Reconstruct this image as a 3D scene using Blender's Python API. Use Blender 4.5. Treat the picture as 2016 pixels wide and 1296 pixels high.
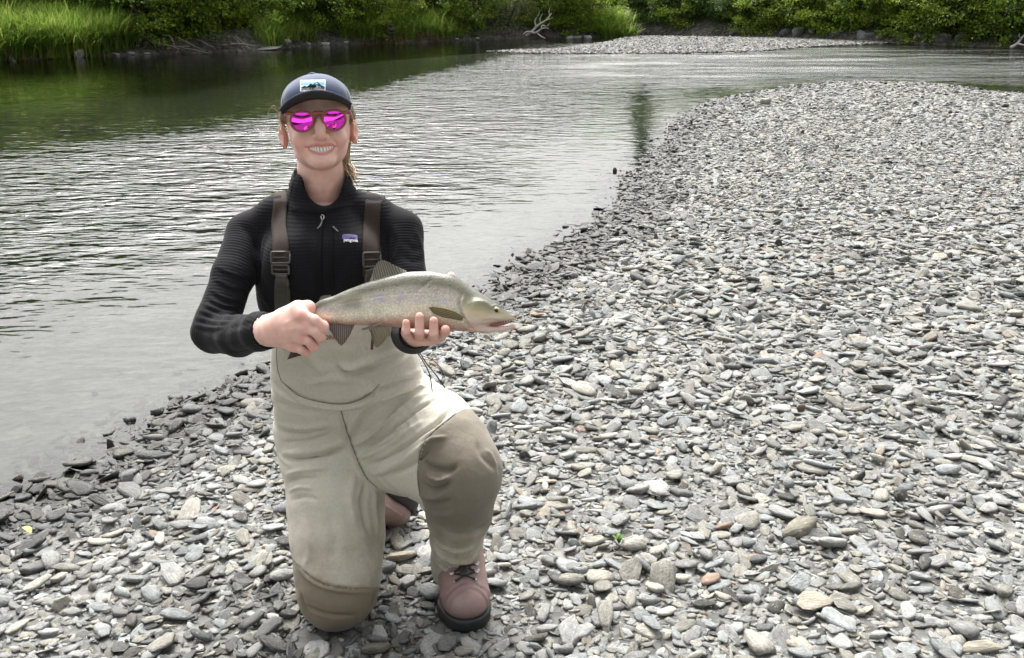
import bpy, bmesh, math, random
import numpy as np
from mathutils import Vector, Matrix
from mathutils.bvhtree import BVHTree

# ---------------------------------------------------------------- camera, sky, sun, exposure
SC = bpy.context.scene
for o in list(bpy.data.objects):
    bpy.data.objects.remove(o)
F_PX, CX, CY = 1900.0, 1008.0, 648.0          # focal length and centre in pixels of the 2016x1296 photograph
CAM_H, PITCH = 1.44, math.radians(19.37)
cam_d = bpy.data.cameras.new('camera'); cam = bpy.data.objects.new('camera', cam_d)
SC.collection.objects.link(cam); SC.camera = cam
cam.location = (0, 0, CAM_H); cam.rotation_euler = (math.pi/2 - PITCH, 0, 0)
cam_d.sensor_width = 36.0; cam_d.lens = F_PX/2016*36; cam_d.clip_start = .05; cam_d.clip_end = 2000

SUN_EL, SUN_AZ = math.radians(57), math.radians(-14)       # azimuth clockwise from +Y: high behind the clouds, ahead of the camera
world = bpy.data.worlds.new('World'); SC.world = world; world.use_nodes = True
wn = world.node_tree.nodes; wl = world.node_tree.links; wn.clear()
w_out = wn.new('ShaderNodeOutputWorld'); w_bg = wn.new('ShaderNodeBackground')
w_sky = wn.new('ShaderNodeTexSky'); w_sky.sky_type = 'NISHITA'; w_sky.sun_disc = False
w_sky.sun_elevation = SUN_EL; w_sky.sun_rotation = SUN_AZ
w_sky.air_density = 1.0; w_sky.dust_density = 10.0; w_sky.ozone_density = 1.0
w_hs = wn.new('ShaderNodeHueSaturation'); w_hs.inputs['Saturation'].default_value = .16
# broken layers of grey cloud all over the sky
w_tc = wn.new('ShaderNodeTexCoord'); w_mp = wn.new('ShaderNodeMapping'); w_mp.inputs['Scale'].default_value = (1, 1, 3)
w_ns = wn.new('ShaderNodeTexNoise'); w_ns.inputs['Scale'].default_value = 2.2; w_ns.inputs['Detail'].default_value = 5
w_rp = wn.new('ShaderNodeMapRange'); w_rp.inputs[1].default_value = .3; w_rp.inputs[2].default_value = .7
w_rp.inputs[3].default_value = .82; w_rp.inputs[4].default_value = 1.18
w_mul = wn.new('ShaderNodeVectorMath'); w_mul.operation = 'SCALE'
wl.new(w_tc.outputs['Generated'], w_mp.inputs[0]); wl.new(w_mp.outputs[0], w_ns.inputs['Vector'])
wl.new(w_ns.outputs['Fac'], w_rp.inputs[0]); wl.new(w_sky.outputs[0], w_hs.inputs['Color'])
wl.new(w_hs.outputs[0], w_mul.inputs[0]); wl.new(w_rp.outputs[0], w_mul.inputs['Scale'])
wl.new(w_mul.outputs[0], w_bg.inputs[0]); wl.new(w_bg.outputs[0], w_out.inputs[0])
w_bg.inputs[1].default_value = .15

sun_d = bpy.data.lights.new('sun', 'SUN'); sun = bpy.data.objects.new('sun', sun_d); SC.collection.objects.link(sun)
sun_d.energy = .9; sun_d.angle = math.radians(20); sun_d.color = (1, .965, .91)
sdir = Vector((math.sin(SUN_AZ)*math.cos(SUN_EL), math.cos(SUN_AZ)*math.cos(SUN_EL), math.sin(SUN_EL)))
sun.rotation_euler = sdir.to_track_quat('Z', 'Y').to_euler(); sun.location = sdir*30

SC.view_settings.view_transform = 'Standard'; SC.view_settings.look = 'None'
SC.view_settings.exposure = 1.42; SC.view_settings.gamma = 1.0
SC.view_settings.use_curve_mapping = False
SC.render.engine = 'CYCLES'
SC.cycles.use_denoising = True
try:
    SC.cycles.denoiser = 'OPENIMAGEDENOISE'; SC.cycles.denoising_prefilter = 'ACCURATE'
except Exception: pass
SC.cycles.max_bounces = 8; SC.cycles.transparent_max_bounces = 12; SC.cycles.diffuse_bounces = 3
SC.cycles.caustics_reflective = False; SC.cycles.caustics_refractive = False
SC.cycles.sample_clamp_indirect = 6

# ---------------------------------------------------------------- pixel -> place helpers
COL = SC.collection
cp, sp = math.cos(PITCH), math.sin(PITCH)
def ray(px, py):
    a, b = (px-CX)/F_PX, (CY-py)/F_PX
    return np.array((a, cp + b*sp, -sp + b*cp))
EYE = np.array((0, 0, CAM_H))
def P(px, py, Y):                    # point at world depth Y that the photograph shows at a pixel
    r = ray(px, py); return EYE + r*(Y/r[1])
def G(px, py, z=0.0):                # point on the level z
    r = ray(px, py); return EYE + r*((z-CAM_H)/r[2])
def px_of(p):                        # arrays (N,3) -> pixel x, y, depth
    p = np.asarray(p, float).reshape(-1, 3) - EYE
    d = p[:, 1]*cp - p[:, 2]*sp; u = p[:, 1]*sp + p[:, 2]*cp
    return CX + F_PX*p[:, 0]/d, CY - F_PX*u/d, d
def mpp(p):                          # metres per photograph pixel at a point
    return float(px_of(p)[2][0])/F_PX

# ---------------------------------------------------------------- object helpers
def tag(o, label=None, cat=None, group=None, kind=None):
    if label: o['label'] = label
    if cat: o['category'] = cat
    if group: o['group'] = group
    if kind: o['kind'] = kind
    return o
def mesh_from(name, v, f, smooth=True):
    """v (N,3); f: (M,k) array or list of tuples"""
    me = bpy.data.meshes.new(name)
    v = np.asarray(v, np.float32)
    if isinstance(f, np.ndarray):
        m, k = f.shape
        me.vertices.add(len(v)); me.vertices.foreach_set('co', v.ravel())
        me.loops.add(m*k); me.loops.foreach_set('vertex_index', f.astype(np.int32).ravel())
        me.polygons.add(m); me.polygons.foreach_set('loop_start', np.arange(0, m*k, k, dtype=np.int32))
        me.update(calc_edges=True)
    else:
        me.from_pydata([tuple(map(float, p)) for p in v], [], [tuple(int(i) for i in q) for q in f]); me.update()
    if smooth: me.polygons.foreach_set('use_smooth', np.ones(len(me.polygons), bool))
    return me
def obj(name, me, mats=None, parent=None, loc=None):
    o = bpy.data.objects.new(name, me); COL.objects.link(o)
    if me is not None and mats is not None and len(me.materials) == 0:
        for m in (mats if isinstance(mats, (list, tuple)) else [mats]): me.materials.append(m)
    if parent is not None: o.parent = parent
    if loc is not None: o.location = tuple(map(float, loc))
    return o
def empty(name, loc=(0, 0, 0), rz=0, parent=None):
    o = bpy.data.objects.new(name, None); COL.objects.link(o); o.location = tuple(map(float, loc))
    o.rotation_euler.z = rz; o.empty_display_size = .1
    if parent is not None: o.parent = parent
    return o
def add_attr(me, name, data, typ='FLOAT', dom='POINT'):
    a = me.attributes.new(name, typ, dom); data = np.asarray(data, np.float32)
    a.data.foreach_set({'FLOAT': 'value', 'INT': 'value', 'FLOAT_VECTOR': 'vector', 'FLOAT_COLOR': 'color'}[typ],
                       data.astype(np.int32).ravel() if typ == 'INT' else data.ravel())
def copy_tree(o, parent=None):
    c = o.copy(); COL.objects.link(c); c.parent = parent
    for ch in o.children: copy_tree(ch, c)
    return c
def join_geo(lst):
    """list of (v, f-array with equal k) -> one"""
    vs, fs, n = [], [], 0
    for v, f in lst:
        vs.append(np.asarray(v, float)); fs.append(np.asarray(f)+n); n += len(v)
    return np.concatenate(vs), np.concatenate(fs)
def tube(pts, rad, seg=8, cap=True):
    pts = np.asarray(pts, float); n = len(pts); rad = np.broadcast_to(np.asarray(rad, float), (n,))
    t = np.gradient(pts, axis=0); t /= np.linalg.norm(t, axis=1)[:, None]+1e-12
    ref = np.array((0, 0, 1.)) if abs(t[0][2]) < .9 else np.array((1., 0, 0))
    vs = []
    for i in range(n):
        a = np.cross(t[i], ref); a /= np.linalg.norm(a)+1e-12; b = np.cross(t[i], a)
        ref = -b if False else ref
        th = np.arange(seg)*2*math.pi/seg
        vs.append(pts[i] + rad[i]*(np.cos(th)[:, None]*a + np.sin(th)[:, None]*b))
    v = np.concatenate(vs); f = []
    for i in range(n-1):
        for j in range(seg):
            k = (j+1) % seg; f.append((i*seg+j, i*seg+k, (i+1)*seg+k, (i+1)*seg+j))
    if cap:
        v = np.concatenate([v, pts[:1], pts[-1:]]); c0, c1 = n*seg, n*seg+1
        for j in range(seg):
            k = (j+1) % seg; f.append((c0, c0, k, j)); f.append((c1, c1, (n-1)*seg+j, (n-1)*seg+k))
    return v, np.array(f)
def fix_quads(f):                     # degenerate quads -> triangles for from_pydata
    return [tuple(dict.fromkeys(map(int, q))) for q in f]
def tube_obj(name, pts, rad, mat, parent=None, seg=8):
    v, f = tube(pts, rad, seg); return obj(name, mesh_from(name, v, fix_quads(f)), mat, parent)
def spline(pts, n):
    """Catmull-Rom through pts, n samples"""
    p = np.asarray(pts, float)
    if len(p) < 3:
        t = np.linspace(0, 1, n)[:, None]; return p[0]*(1-t)+p[-1]*t
    q = np.vstack([2*p[0]-p[1], p, 2*p[-1]-p[-2]]); m = len(p)-1
    u = np.linspace(0, m-1e-6, n); i = u.astype(int); t = (u-i)[:, None]
    a, b, c, d = q[i], q[i+1], q[i+2], q[i+3]
    return .5*((2*b)+(-a+c)*t+(2*a-5*b+4*c-d)*t**2+(-a+3*b-3*c+d)*t**3)
def hash_noise(p, scale, seed=0):
    """cheap smooth value noise, p (N,k<=3)"""
    p = np.asarray(p, float)
    if p.shape[1] == 2: p = np.column_stack([p, np.zeros(len(p))])
    p = p*scale + seed*17.31; i = np.floor(p).astype(np.int64); f = p-i; f = f*f*(3-2*f); r = 0
    for dx in (0, 1):
        for dy in (0, 1):
            for dz in (0, 1):
                h = (i[:, 0]+dx)*374761393 + (i[:, 1]+dy)*668265263 + (i[:, 2]+dz)*2147483647*3
                h = (h ^ (h >> 13))*1274126177; h = (h ^ (h >> 16)) & 0xffff
                w = (f[:, 0] if dx else 1-f[:, 0])*(f[:, 1] if dy else 1-f[:, 1])*(f[:, 2] if dz else 1-f[:, 2])
                r = r + w*(h/65535.0)
    return r*2-1

# ---------------------------------------------------------------- material helpers
class NT:
    def __init__(s, name):
        s.m = bpy.data.materials.new(name); s.m.use_nodes = True; s.t = s.m.node_tree
        s.n = s.t.nodes; s.l = s.t.links
        s.b = s.n['Principled BSDF']; s.out = s.n['Material Output']
    def new(s, typ, **kw):
        n = s.n.new(typ)
        for k, v in kw.items():
            if hasattr(n, k) and k not in ('inputs',): setattr(n, k, v)
            else: n.inputs[k].default_value = v
        return n
    def link(s, a, b): s.l.new(a, b)
    def set(s, **kw):
        for k, v in kw.items(): s.b.inputs[k.replace('_', ' ')].default_value = v
    def coord(s, kind='Object', scale=(1, 1, 1)):
        tc = s.n.new('ShaderNodeTexCoord'); mp = s.n.new('ShaderNodeMapping'); mp.inputs['Scale'].default_value = scale
        s.l.new(tc.outputs[kind], mp.inputs[0]); return mp.outputs[0]
    def noise(s, vec, scale, detail=4, rough=.55):
        n = s.n.new('ShaderNodeTexNoise'); n.inputs['Scale'].default_value = scale
        n.inputs['Detail'].default_value = detail; n.inputs['Roughness'].default_value = rough
        if vec is not None: s.l.new(vec, n.inputs['Vector'])
        return n.outputs['Fac']
    def ramp(s, fac, stops, interp='LINEAR'):
        r = s.n.new('ShaderNodeValToRGB'); r.color_ramp.interpolation = interp; e = r.color_ramp.elements
        while len(e) > 1: e.remove(e[-1])
        for i, (p, c) in enumerate(stops):
            x = e[0] if i == 0 else e.new(p)
            x.position = p; x.color = (*c, 1) if len(c) == 3 else c
        s.l.new(fac, r.inputs[0]); return r.outputs[0]
    def mix(s, fac, a, b, blend='MIX'):
        n = s.n.new('ShaderNodeMix'); n.data_type = 'RGBA'; n.blend_type = blend
        for v, i in ((fac, 0), (a, 6), (b, 7)):
            if hasattr(v, 'is_linked') or hasattr(v, 'links'): s.l.new(v, n.inputs[i])
            else: n.inputs[i].default_value = v if i == 0 else (*v, 1)
        return n.outputs[2]
    def math(s, op, a, b=None, c=None):
        n = s.n.new('ShaderNodeMath'); n.operation = op
        for i, v in enumerate((a, b, c)):
            if v is None: continue
            if hasattr(v, 'links'): s.l.new(v, n.inputs[i])
            else: n.inputs[i].default_value = v
        return n.outputs[0]
    def attr(s, name, typ='GEOMETRY'):
        n = s.n.new('ShaderNodeAttribute'); n.attribute_name = name; n.attribute_type = typ; return n
    def bump(s, h, strength=.3, dist=.01, normal=None):
        n = s.n.new('ShaderNodeBump'); n.inputs['Strength'].default_value = strength; n.inputs['Distance'].default_value = dist
        s.l.new(h, n.inputs['Height'])
        if normal is not None: s.l.new(normal, n.inputs['Normal'])
        return n.outputs[0]
    def color(s, c): s.l.new(c, s.b.inputs['Base Color'])
def plain(name, col, rough=.6, metal=0, noise=.25, scale=60, bump=.0, spec=.5):
    t = NT(name); t.set(Roughness=rough, Metallic=metal); t.b.inputs['Specular IOR Level'].default_value = spec
    v = t.coord(); n = t.noise(v, scale, 4)
    lo = tuple(c*(1-noise) for c in col); hi = tuple(min(1, c*(1+noise)) for c in col)
    t.color(t.ramp(n, [(.3, lo), (.7, hi)]))
    if bump: t.link(t.bump(n, bump, .003), t.b.inputs['Normal'])
    return t.m
# ================================================================ THE PLACE
ZW = -.06                                                    # level of the river
def gpl(pts, z=ZW): return np.array([G(x, y, z)[:2] for x, y in pts])
shore_px = [(0, 1003), (60, 968), (150, 935), (215, 905), (250, 878), (330, 838), (430, 792), (530, 758), (640, 700), (800, 640),
            (960, 578), (1060, 512), (1180, 452), (1252, 402), (1250, 350), (1312, 292), (1352, 242), (1425, 198), (1550, 176),
            (1660, 163), (1830, 166), (2016, 186)]
shore = gpl(shore_px)
shore = spline(np.vstack([[shore[0][0]-3.0, shore[0][1]-1.9], [shore[0][0]-1.1, shore[0][1]-.62], shore,
                          [shore[-1][0]+4, shore[-1][1]-1.0], [shore[-1][0]+14, shore[-1][1]-1.5]]), 260)
def polyline_dist(p, line):
    """distance and side (+ = right hand side of the line's direction) for p (N,2)"""
    best = np.full(len(p), 1e9); side = np.zeros(len(p))
    for a, b in zip(line[:-1], line[1:]):
        d = b-a; L = d@d+1e-12
        t = np.clip(((p-a)@d)/L, 0, 1); q = a+t[:, None]*d; r = p-q
        dd = np.hypot(r[:, 0], r[:, 1]); cr = d[0]*r[:, 1]-d[1]*r[:, 0]
        m = dd < best-1e-9; best[m] = dd[m]; side[m] = -cr[m]
    return best*np.sign(side+1e-12)
def beach_sd(p):                                              # + on the gravel, - in the river
    sd = polyline_dist(p, shore)
    return sd
def ground_z(p, sd=None):
    p = np.asarray(p, float)
    if sd is None: sd = beach_sd(p)
    sdn = sd + .05*hash_noise(p, 3.1, 3) + .02*hash_noise(p, 9, 5)
    land = ZW + .062*(1-np.exp(-np.maximum(sdn, 0)/.55)) + .016*np.clip(sdn-1.2, 0, 5)
    wet = ZW + np.where(sdn > -1.5, .09*sdn, -.135+.16*(sdn+1.5))
    z = np.where(sdn > 0, land, np.maximum(wet, -.85))
    calm = np.clip((np.hypot(p[:, 0]+.2, p[:, 1]-2.05)-.35)/.8, 0, 1)
    return z + calm*(.012*hash_noise(p, 1.3, 1) + .006*hash_noise(p, 4.2, 2))

# --- gravel beach and river bed: one sheet
rr = np.concatenate([np.linspace(.3, 5, 120), 5*np.exp(np.linspace(.02, math.log(17), 150))])
aa = np.radians(np.linspace(-62, 62, 210))
gr, ga = np.meshgrid(rr, aa, indexing='ij')
gxy = np.column_stack([(gr*np.sin(ga)).ravel(), (gr*np.cos(ga)).ravel()-.4])
gsd = beach_sd(gxy); gz = ground_z(gxy, gsd)
nr, na = gr.shape
ii = np.arange(nr*na).reshape(nr, na)
gq = np.stack([ii[:-1, :-1], ii[1:, :-1], ii[1:, 1:], ii[:-1, 1:]], -1).reshape(-1, 4)
# the gravel bar out in the river rises from the same bed
bar_near = [(950, 103), (1038, 106), (1177, 107), (1343, 106), (1450, 104), (1509, 101), (1600, 93), (1700, 88), (1764, 86)]
bar_far = [(1764, 85), (1675, 80), (1530, 76), (1398, 74), (1300, 73), (1243, 72), (1215, 78), (1193, 84), (1088, 98), (1000, 101)]
bar = gpl(bar_near+bar_far); barc = np.vstack([bar, bar[:1]])
def bar_sd(p):
    d = np.abs(polyline_dist(p, barc)); ins = np.zeros(len(p), bool)
    for a, b in zip(barc[:-1], barc[1:]):
        c = (a[1] > p[:, 1]) != (b[1] > p[:, 1])
        with np.errstate(divide='ignore', invalid='ignore'):
            ins ^= c & (p[:, 0] < (b[0]-a[0])*(p[:, 1]-a[1])/(b[1]-a[1]+1e-12)+a[0])
    return np.where(ins, d, -d)
gbar = bar_sd(gxy)
gz = np.where(gbar > 0, ZW+.004+.035*(1-np.exp(-gbar/.8)), np.maximum(gz, ZW-.02+.10*np.minimum(gbar, 0)))
ground_me = mesh_from('gravel_beach', np.column_stack([gxy, gz]), gq[:, ::-1])
add_attr(ground_me, 'depth', ZW-gz)

t = NT('bed_gravel'); t.set(Roughness=.85)
v = t.coord(scale=(1, 1, 1)); vo = t.new('ShaderNodeTexVoronoi', Scale=26.0); t.link(v, vo.inputs['Vector'])
vo2 = t.new('ShaderNodeTexVoronoi', Scale=11.0); t.link(v, vo2.inputs['Vector'])
c1 = t.ramp(vo.outputs['Color'], [(.1, (.045, .045, .043)), (.5, (.10, .10, .095)), (.9, (.19, .185, .172))])
c2 = t.ramp(vo2.outputs['Color'], [(.1, (.045, .045, .041)), (.6, (.10, .10, .09)), (.95, (.22, .215, .195))])
c = t.mix(.5, c1, c2)
dep = t.attr('depth').outputs['Fac']
algae_murk = t.ramp(t.noise(v, 1.6, 5), [(.25, (.010, .013, .004)), (.75, (.02, .024, .008))])  # algae tone; its darkening with depth stands in for light lost in water
fac = t.new('ShaderNodeMapRange'); t.link(dep, fac.inputs[0]); fac.inputs[1].default_value = .06; fac.inputs[2].default_value = .26
c = t.mix(fac.outputs[0], c, algae_murk); t.color(c)
t.link(t.bump(vo.outputs['Distance'], .7, .02), t.b.inputs['Normal'])
M_BED = t.m
gravel_beach = obj('gravel_beach', ground_me, M_BED)
tag(gravel_beach, 'grey shingle beach sloping down into the river', 'beach', kind='structure')

# --- wide land below and behind everything
land_me = mesh_from('ground', [(-400, -300, -1.05), (400, -300, -1.05), (400, 500, -1.05), (-400, 500, -1.05)], np.array([[0, 1, 2, 3]]), False)
M_SOIL = plain('soil', (.055, .05, .035), .95, noise=.5, scale=1.5, bump=.5)
ground = obj('ground', land_me, M_SOIL); tag(ground, 'dark soil of the valley floor', 'ground', kind='structure')
# unseen sheets behind the camera, added for bounce light and dark lens reflections
bv = [(-40, -30, -.04), (60, -30, .25), (60, -3.5, .12), (-40, -3.5, -.12)]
back_me = mesh_from('dark_behind', bv, np.array([[0, 1, 2, 3]]), False)
nv = [(-14, -3.5, -.02), (40, -3.5, .1), (40, -.2, .04), (-14, -.2, -.1)]
near_me = mesh_from('beach_near', nv, np.array([[0, 1, 2, 3]]), False)
M_NEARG = plain('pale_shingle', (.30, .295, .28), .9, noise=.5, scale=40, bump=.4)  # unseen shingle, kept pale to throw light back onto her front
tag(obj('bounce_beach', near_me, M_NEARG), 'unseen pale shingle added to bounce light forward', 'beach', kind='structure')
t = NT('lens_dark_ground'); t.set(Roughness=.9)  # invented dark ground, there to darken the lower half of the lenses
v = t.coord(); vo = t.new('ShaderNodeTexVoronoi', Scale=18.0); t.link(v, vo.inputs['Vector'])
t.color(t.ramp(vo.outputs['Color'], [(.1, (.035, .042, .02)), (.9, (.10, .11, .05))]))
M_LENSDARK = t.m
tag(obj('added_dark_ground', back_me, M_LENSDARK), 'unseen dark ground added to darken the lens reflections', 'beach', kind='structure')

# --- river surface
wr = np.concatenate([np.linspace(.5, 6, 90), 6*np.exp(np.linspace(.03, math.log(16), 110))])
wa = np.radians(np.linspace(-62, 62, 170))
a1, a2 = np.meshgrid(wr, wa, indexing='ij'); wxy = np.column_stack([(a1*np.sin(a2)).ravel(), (a1*np.cos(a2)).ravel()-.4])
wsd = beach_sd(wxy)
jj = np.arange(len(wxy)).reshape(a1.shape)
wq = np.stack([jj[:-1, :-1], jj[1:, :-1], jj[1:, 1:], jj[:-1, 1:]], -1).reshape(-1, 4)
keep = (wsd[wq] < .35).any(1); wq = wq[keep]
used = np.unique(wq); remap = -np.ones(len(wxy), int); remap[used] = np.arange(len(used))
river_me = mesh_from('river', np.column_stack([wxy[used], np.full(len(used), ZW)]), remap[wq][:, ::-1])
_s = -wsd[used]
_X, _Y = wxy[used][:, 0], wxy[used][:, 1]
def smooth(a, b, x):
    u = np.clip((x-a)/(b-a), 0, 1); return u*u*(3-2*u)
# wind ripples: out in the stream, none in the lee of the spit
chop = smooth(.45, 2.3, _s+.5*hash_noise(wxy[used], .5, 7))*(1-.55*smooth(0, 3.5, _X+.8))
Yb = np.interp(_X, [-8, -4.6, -2.9, -1.8, 0, 1.5], [6, 8.4, 11.6, 17, 24, 30])           # the lee of the bushes begins here
chop = chop*(1-.86*smooth(-.3, 2.2, _Y-Yb+.8*hash_noise(wxy[used], .45, 12)))*(1-.4*smooth(9, 15, _Y)) + .35*smooth(14, 20, _Y)*smooth(-2, 3, _X)
riff = smooth(15.5, 19, _Y+.8*hash_noise(wxy[used], .35, 9))*smooth(-1.5, 2.5, _X)*(1-.5*smooth(25, 32, _Y))
add_attr(river_me, 'chop', np.clip(chop, .10, 1)); add_attr(river_me, 'riffle', np.clip(riff, 0, 1))
t = NT('river_water'); t.n.remove(t.b)
v = t.coord('Object')
mpA = t.new('ShaderNodeMapping'); mpA.inputs['Scale'].default_value = (.42, 1, 1); mpA.inputs['Rotation'].default_value = (0, 0, math.radians(7)); t.link(v, mpA.inputs[0])
mpB = t.new('ShaderNodeMapping'); mpB.inputs['Scale'].default_value = (.55, 1, 1); mpB.inputs['Rotation'].default_value = (0, 0, math.radians(-14)); t.link(v, mpB.inputs[0])
nA = t.noise(mpA.outputs[0], 8.5, 2, .45); nB = t.noise(mpB.outputs[0], 15, 2, .4); nC = t.noise(v, 1.6, 2)
mpD = t.new('ShaderNodeMapping'); mpD.inputs['Scale'].default_value = (.55, 1.3, 1); t.link(v, mpD.inputs[0])
nD = t.math('ADD', t.math('MULTIPLY', t.noise(mpD.outputs[0], 13, 2, .5), .8), t.math('MULTIPLY', t.noise(mpD.outputs[0], 2.1, 3, .6), .8))
ch = t.attr('chop').outputs['Fac']; rf = t.attr('riffle').outputs['Fac']
patch = t.new('ShaderNodeMapRange'); t.link(nC, patch.inputs[0]); patch.inputs[1].default_value = .3; patch.inputs[2].default_value = .65; patch.inputs[3].default_value = .55; patch.inputs[4].default_value = 1.0
h = t.math('MULTIPLY', t.math('ADD', nA, t.math('MULTIPLY', nB, .42)), t.math('MULTIPLY', ch, patch.outputs[0]))
mpE = t.new('ShaderNodeMapping'); mpE.inputs['Scale'].default_value = (.22, .9, 1); t.link(v, mpE.inputs[0])
gust = t.new('ShaderNodeMapRange'); t.link(t.noise(mpE.outputs[0], 1.3, 5, .65), gust.inputs[0]); gust.inputs[1].default_value = .36; gust.inputs[2].default_value = .62; gust.inputs[3].default_value = .05; gust.inputs[4].default_value = 1.25
h = t.math('ADD', h, t.math('MULTIPLY', t.math('MULTIPLY', nD, gust.outputs[0]), t.math('MULTIPLY', rf, .55)))
bm_ = t.bump(h, 1.0, .062)
fr = t.new('ShaderNodeFresnel', IOR=1.333); t.link(bm_, fr.inputs['Normal'])
gl = t.new('ShaderNodeBsdfGlossy', Roughness=.015); t.link(t.math('MULTIPLY_ADD', t.math('MULTIPLY', rf, gust.outputs[0]), .17, .015), gl.inputs['Roughness']); gl.inputs['Color'].default_value = (1, 1, 1, 1); t.link(bm_, gl.inputs['Normal'])
tr = t.new('ShaderNodeBsdfTransparent'); tr.inputs['Color'].default_value = (.46, .49, .43, 1)
mx = t.new('ShaderNodeMixShader'); t.link(fr.outputs[0], mx.inputs[0]); t.link(tr.outputs[0], mx.inputs[1]); t.link(gl.outputs[0], mx.inputs[2])
t.link(mx.outputs[0], t.out.inputs['Surface'])
M_WATER = t.m
river = obj('river', river_me, M_WATER); tag(river, 'dark green river with wind ripples, clear and shallow by the beach', 'river', kind='structure')

# --- banks
def bank(name, px, prof, ext=None, seed=0):
    w = spline(gpl(px), 140); n = len(w)
    rad = w/np.linalg.norm(w, axis=1)[:, None]
    rows = []
    for k, (d, z) in enumerate(prof):
        jit = .18*hash_noise(w, .9, seed+k)*min(1, d+.3) if d < 6 else 0
        zz = z*(1+.35*hash_noise(w, .5, seed+11+k)) if 0 < z < 3 else np.full(n, z)
        q = w + rad*(d+jit*np.ones(n))[:, None]
        rows.append(np.column_stack([q, zz + (.03*hash_noise(q, 3, seed+3) if z > -.3 else 0)]))
    v = np.concatenate(rows); m = len(prof); idx = np.arange(m*n).reshape(m, n)
    q = np.stack([idx[:-1, :-1], idx[:-1, 1:], idx[1:, 1:], idx[1:, :-1]], -1).reshape(-1, 4)
    return mesh_from(name, v, q), w, rad
t = NT('bank_earth'); t.set(Roughness=.95)
v = t.coord(); n1 = t.noise(v, 3.5, 6, .65); vo = t.new('ShaderNodeTexVoronoi', Scale=9.0); t.link(v, vo.inputs['Vector'])
cA = t.ramp(n1, [(.3, (.022, .019, .013)), (.55, (.055, .05, .038)), (.75, (.13, .125, .105))])
cB = t.ramp(vo.outputs['Color'], [(.2, (.03, .027, .021)), (.85, (.16, .155, .135))])
t.color(t.mix(.45, cA, cB)); t.link(t.bump(vo.outputs['Distance'], .8, .08), t.b.inputs['Normal'])
M_BANK = t.m
left_px = [(-700, 190), (-350, 150), (-120, 130), (0, 122), (100, 116), (250, 109), (420, 104), (530, 98), (600, 91), (800, 85), (890, 81), (1000, 77), (1150, 75), (1236, 73)]
far_px = [(1150, 61), (1238, 64), (1454, 73), (1620, 80), (1786, 87), (2016, 96), (2300, 110), (2700, 132)]
PROF = [(-1.5, -.9), (-.25, -.28), (.05, -.03), (.5, .22), (1.2, .45), (2.6, .65), (7, .9), (30, 1.5), (140, 2.5)]
lb_me, LB, LBr = bank('left_bank', left_px, [p if p[0] < 5 else (p[0], p[1]) for p in PROF], seed=1)
left_bank = tag(obj('left_bank', lb_me, M_BANK), 'steep earth and gravel bank under the alder bushes', 'riverbank', kind='structure')
fb_me, FB, FBr = bank('far_bank', far_px, [(-1.0, -.9), (-.2, -.28), (.05, -.03), (.5, .2), (1.3, .5), (2.6, .8), (7, 1.2), (30, 1.5), (140, 2.5)], seed=5)
far_bank = tag(obj('far_bank', fb_me, M_BANK), 'dark far bank lined with slabs of rock', 'riverbank', kind='structure')
# ================================================================ STONES
RNG = np.random.default_rng(11)
def stone_mesh(name, seed, sub=2, flat=.42, planes=14, pw=9, smooth_=True):
    r = np.random.default_rng(seed); bm = bmesh.new(); bmesh.ops.create_icosphere(bm, subdivisions=sub, radius=1)
    v = np.array([x.co[:] for x in bm.verts]); f = np.array([[x.index for x in q.verts] for q in bm.faces]); bm.free()
    n = r.normal(size=(planes, 3)); n[:, 2] *= .32; n /= np.linalg.norm(n, axis=1)[:, None]
    n = np.vstack([n, [(0.08*r.normal(), .08*r.normal(), 1), (.1*r.normal(), .1*r.normal(), -1)]]); n /= np.linalg.norm(n, axis=1)[:, None]
    d = np.concatenate([r.uniform(.62, 1.05, planes), [r.uniform(.5, .8), r.uniform(.5, .8)]])
    s = np.maximum(0, v@n.T)/d
    rad = (s**pw).sum(1)**(-1/pw)
    v = v*rad[:, None]
    v += v*(.04*hash_noise(v, 2.3, seed))[:, None]
    v[:, 1] *= r.uniform(.5, .95); v[:, 2] *= flat
    v[:, 2] -= v[:, 2].mean()
    v /= np.abs(v[:, :2]).max()
    return mesh_from(name, v, f, smooth_)
t = NT('river_stone')
tone = t.attr('tone', 'INSTANCER').outputs['Color']; wet = t.attr('wet', 'INSTANCER').outputs['Fac']
oi = t.new('ShaderNodeObjectInfo'); tcn = t.new('ShaderNodeTexCoord')
add = t.new('ShaderNodeVectorMath', operation='ADD'); t.link(tcn.outputs['Object'], add.inputs[0]); t.link(t.attr('tone', 'INSTANCER').outputs['Vector'], add.inputs[1])
scl = t.new('ShaderNodeVectorMath', operation='SCALE'); scl.inputs['Scale'].default_value = 37.0
t.link(t.attr('tone', 'INSTANCER').outputs['Vector'], scl.inputs[0]); add2 = t.new('ShaderNodeVectorMath', operation='ADD')
t.link(add.outputs[0], add2.inputs[0]); t.link(scl.outputs[0], add2.inputs[1])
v = add2.outputs[0]
n1 = t.noise(v, 1.5, 5, .6); n2 = t.noise(v, 7, 5, .65)
mpb = t.new('ShaderNodeMapping'); mpb.inputs['Scale'].default_value = (1, 5, 9); t.link(v, mpb.inputs[0]); n3 = t.noise(mpb.outputs[0], 1.4, 3)
c = t.mix(1.0, tone, t.ramp(n1, [(.25, (.66, .66, .67)), (.5, (1, 1, 1)), (.75, (1.25, 1.23, 1.18))]), 'MULTIPLY')
c = t.mix(1.0, c, t.ramp(n2, [(.3, (.8, .8, .8)), (.7, (1.18, 1.18, 1.18))]), 'MULTIPLY')
c = t.mix(.45, c, t.mix(1.0, c, t.ramp(n3, [(.4, (.75, .75, .76)), (.6, (1.2, 1.2, 1.18))]), 'MULTIPLY'))
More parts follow.
